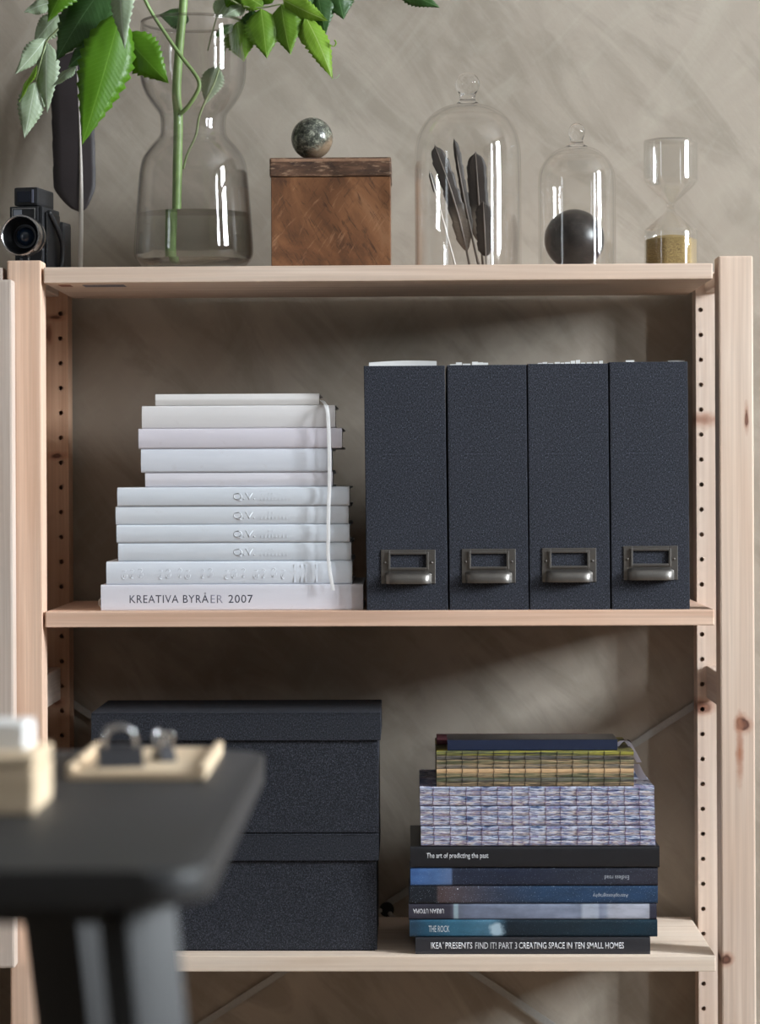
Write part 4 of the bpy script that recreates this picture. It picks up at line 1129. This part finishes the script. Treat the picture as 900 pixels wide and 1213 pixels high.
LEAVES = [
  ((60, 3), (28, 15), 17, .03, .03, 'p', .3), ((70, 17), (40, 52), 27, .05, .05, 'p', .2), ((54, 46), (18, 88), 21, .045, .04, 'p', -.5),
  ((56, 50), (56, 134), 25, .05, .05, 'p', .15), ((44, 78), (23, 121), 12, .045, .04, 'y', .9), ((42, 97), (29, 164), 27, .05, .045, 'p', -.2),
  ((143, 14), (97, 172), 54, F, F - .02, 'g', -.25), ((134, -30), (66, 72), 60, F + .03, F + .01, 'd', .2), ((94, -40), (56, 26), 34, F + .02, F, 'g', .2),
  ((143, -40), (148, 58), 26, F - .02, F - .03, 'p', .3), ((145, 40), (200, 99), 42, F + .01, F, 'g', .1), ((90, 78), (62, 103), 13, F + .05, F + .05, 'p', .6),
  ((146, -20), (86, 30), 44, F + .05, F + .03, 'd', -.2), ((141, 10), (122, 62), 34, F + .04, F + .04, 'd', .4), ((128, 40), (80, 80), 30, F + .05, F + .05, 'd', .1),
  ((224, 24), (188, 17), 22, VY + .03, VY + .03, 'd', .2), ((257, 20), (274, -8), 20, VY + .02, VY + .02, 'p', .2), ((291, 6), (262, 21), 15, VY + .01, VY, 'p', .3),
  ((276, 29), (252, 45), 11, VY, VY, 'd', .3), ((281, 26), (289, 73), 34, VY, VY - .01, 'm', .15), ((309, 10), (316, 69), 37, VY - .005, VY - .015, 'm', -.1),
  ((333, 5), (344, 65), 33, VY - .005, VY - .015, 'm', .2), ((361, 17), (357, 52), 22, VY, VY, 'y', .5), ((362, 20), (394, 94), 27, VY - .01, VY - .02, 'y', -.35),
  ((335, 0), (389, 25), 22, VY - .01, VY - .015, 'y', .3), ((374, -18), (386, 40), 32, VY + .02, VY + .02, 'd', .1), ((396, -22), (407, 23), 36, VY + .02, VY + .02, 'd', -.1),
  ((470, -14), (521, 9), 20, VY, VY, 'd', .1), ((312, 8), (276, -12), 22, VY, VY, 'm', .2), ((322, 4), (300, -28), 28, VY, VY, 'g', -.2), ((300, 12), (296, 52), 26, VY + .012, VY + .012, 'd', .1), ((268, 8), (290, -16), 24, VY + .012, VY, 'g', .2),
  ((350, 8), (372, -20), 24, VY, VY, 'd', .3), ((352, 4), (366, 40), 20, VY + .012, VY + .01, 'g', .4), ((256, 78), (243, 124), 24, VY + .085, VY + .085, 'p', .2)]
for a in LEAVES:
    leaf(a[0], a[1], a[2], a[3], a[4], a[5], a[6], fold=.32 if a[2] < 40 else .22, droop=.06)
bm = tube(bmesh.new(), smooth_path([at(394, 93, VY - .02), at(399, 92, VY - .02), at(402, 88, VY - .02)], 5), .0004, 6)
obj('tendril', bm, LM['p'], branch, smooth=True, world=True)
bm = tube(bmesh.new(), smooth_path([at(389, 52, VY - .016), at(395, 55, VY - .016), at(398, 51, VY - .016), at(396, 47.5, VY - .016)], 5), [.0005, .0012], 6)
obj('tendril', bm, LM['y'], branch, smooth=True, world=True)

# ------------------------------------------------------------------ black table in the foreground
TZ = .740
mat_tab = plain('black_stained_wood', rgb(40, 40, 41), .50, var=.12, scale=40, spec=.3)
tx1 = -.083; ty0, ty1 = -1.745, -1.085
table = thing('dining_table', 'out-of-focus black table with rounded corner and splayed legs in the foreground', 'table', (-.60, -1.41, 0))
def rounded(x0, x1, y0, y1, r, n=8):
    pts = []
    for cx_, cy_, a0 in ((x1 - r, y0 + r, -PI / 2), (x1 - r, y1 - r, 0), (x0 + r, y1 - r, PI / 2), (x0 + r, y0 + r, PI)):
        for k in range(n + 1): pts.append((cx_ + r * math.cos(a0 + PI / 2 * k / n), cy_ + r * math.sin(a0 + PI / 2 * k / n)))
    return pts
bm = extrude_z(bmesh.new(), rounded(-1.50, tx1, ty0, ty1, .035), TZ - .022, TZ)
es = [e for e in bm.edges if abs(e.verts[0].co.z - e.verts[1].co.z) < 1e-6]
bmesh.ops.bevel(bm, geom=es, offset=.006, segments=3, profile=.5, affect='EDGES')
obj('table_top', bm, mat_tab, table, smooth=True, angle=30, world=True)
AZ = TZ - .036
obj('apron', bx(-1.42, tx1 - .06, ty0 + .03, ty0 + .05, AZ, TZ - .022), mat_tab, table, world=True)
obj('apron', bx(-1.42, tx1 - .06, ty1 - .05, ty1 - .03, AZ, TZ - .022), mat_tab, table, world=True)
obj('apron', bx(tx1 - .08, tx1 - .06, ty0 + .05, ty1 - .05, AZ, TZ - .022), mat_tab, table, world=True)
def leg(tp, bt, hx_, hy_, taper, ang):
    bm = bmesh.new(); rows = []
    for (x_, y_, z_), k_ in ((tp, 1.0), (bt, taper)):
        sec = [(-hx_ * k_, -hy_ * k_), (hx_ * k_, -hy_ * k_), (hx_ * k_, hy_ * k_), (-hx_ * k_, hy_ * k_)]
        rows.append([bm.verts.new((x_ + a * math.cos(ang) - b * math.sin(ang), y_ + a * math.sin(ang) + b * math.cos(ang), z_)) for a, b in sec])
    for k in range(4): bm.faces.new((rows[0][k], rows[0][(k + 1) % 4], rows[1][(k + 1) % 4], rows[1][k]))
    bm.faces.new(rows[0]); bm.faces.new(rows[1][::-1])
    bmesh.ops.bevel(bm, geom=list(bm.edges), offset=.004, segments=2, profile=.6, affect='EDGES')
    obj('leg', bm, mat_tab, table, smooth=True, angle=30, world=True)
lf = at(160, 1085, ty0 + .07); lr = at(64, 1085, ty1 - .18)
A45 = math.radians(-45)
leg((lf.x, ty0 + .07, TZ - .022), (lf.x + .07, ty0 + .03, 0), .0145, .0205, .8, A45)
leg((lr.x, ty1 - .18, TZ - .022), (lr.x + .07, ty1 - .12, 0), .034, .0175, .8, A45)
leg((-1.40, ty0 + .07, TZ - .022), (-1.46, ty0 + .03, 0), .0145, .0205, .8, -A45)
leg((-1.40, ty1 - .12, TZ - .022), (-1.46, ty1 - .06, 0), .034, .0175, .8, A45)

# things on the table
ltw = pine('light_block_wood', 'x', rgb(226, 206, 178), rgb(200, 176, 146), seed=31.0)
bx0 = at(41, 960, -1.50); 
wt = thing('wooden_case', 'blurred pale wooden case on the table at the left edge', 'case', (bx0.x - .1, -1.50, TZ))
wx = bx0.x
obj('body', bx(wx - .24, wx, -1.50, -1.41, TZ, TZ + .030, bev=.003), ltw, wt, world=True)
obj('lid', bx(wx - .24, wx, -1.50, -1.41, TZ + .0305, TZ + .040, bev=.003), ltw, wt, world=True)
wp = thing('paper_stack', 'blurred white stack lying on the pale wooden case', 'paper', (wx - .12, -1.47, TZ + .040))
xe = at(30, 890, -1.47).x
for k in range(4): obj('sheet', bx(xe - .20, xe - .001 * (k % 2), -1.47, -1.42, TZ + .0402 + .0045 * k, TZ + .0402 + .0045 * k + .0043, bev=.001), mat_paper, wp, world=True)
tr0, tr1 = at(78, 922, -1.30), at(244, 922, -1.30)
tray = thing('wooden_tray', 'blurred light wooden tray on the black table', 'tray', ((tr0.x + tr1.x) / 2, -1.21, TZ))
obj('base', bx(tr0.x, tr1.x, -1.30, -1.12, TZ, TZ + .006, bev=.0015), ltw, tray, world=True)
obj('rim', bx(tr0.x, tr0.x + .006, -1.30, -1.12, TZ + .006, TZ + .011, bev=.0015), ltw, tray, world=True); obj('rim', bx(tr1.x - .006, tr1.x, -1.30, -1.12, TZ + .006, TZ + .011, bev=.0015), ltw, tray, world=True)
def clip(label, pxc, w_, Y, hgt, rot):
    c = at(pxc, 915, Y)
    r_ = thing('binder_clip', label, 'clip', (c.x, Y, TZ + .0062), rot, 'metal clips on the wooden tray')
    pr = [(-.012, 0), (.012, 0), (.0035, hgt * .62), (-.0035, hgt * .62)]
    a = bmesh.new(); extrude_x(a, pr, -w_ / 2, w_ / 2)
    obj('jaw', a, plain('dark_steel', rgb(70, 70, 74), .35, .6), r_)
    for s in (-1, 1):
        pts = smooth_path([(-w_ * .34, s * .004, hgt * .5), (-w_ * .30, s * .009, hgt * .95), (0, s * .011, hgt * 1.1), (w_ * .30, s * .009, hgt * .95), (w_ * .34, s * .004, hgt * .5)], 6)
        obj('wire_handle', tube(bmesh.new(), pts, .0013, 6), cchr, r_, smooth=True)
clip('larger blurred grey metal clip on the wooden tray', 142, .034, -1.26, .027, .2)
clip('smaller blurred grey metal clip on the wooden tray', 194, .012, -1.22, .020, .5)
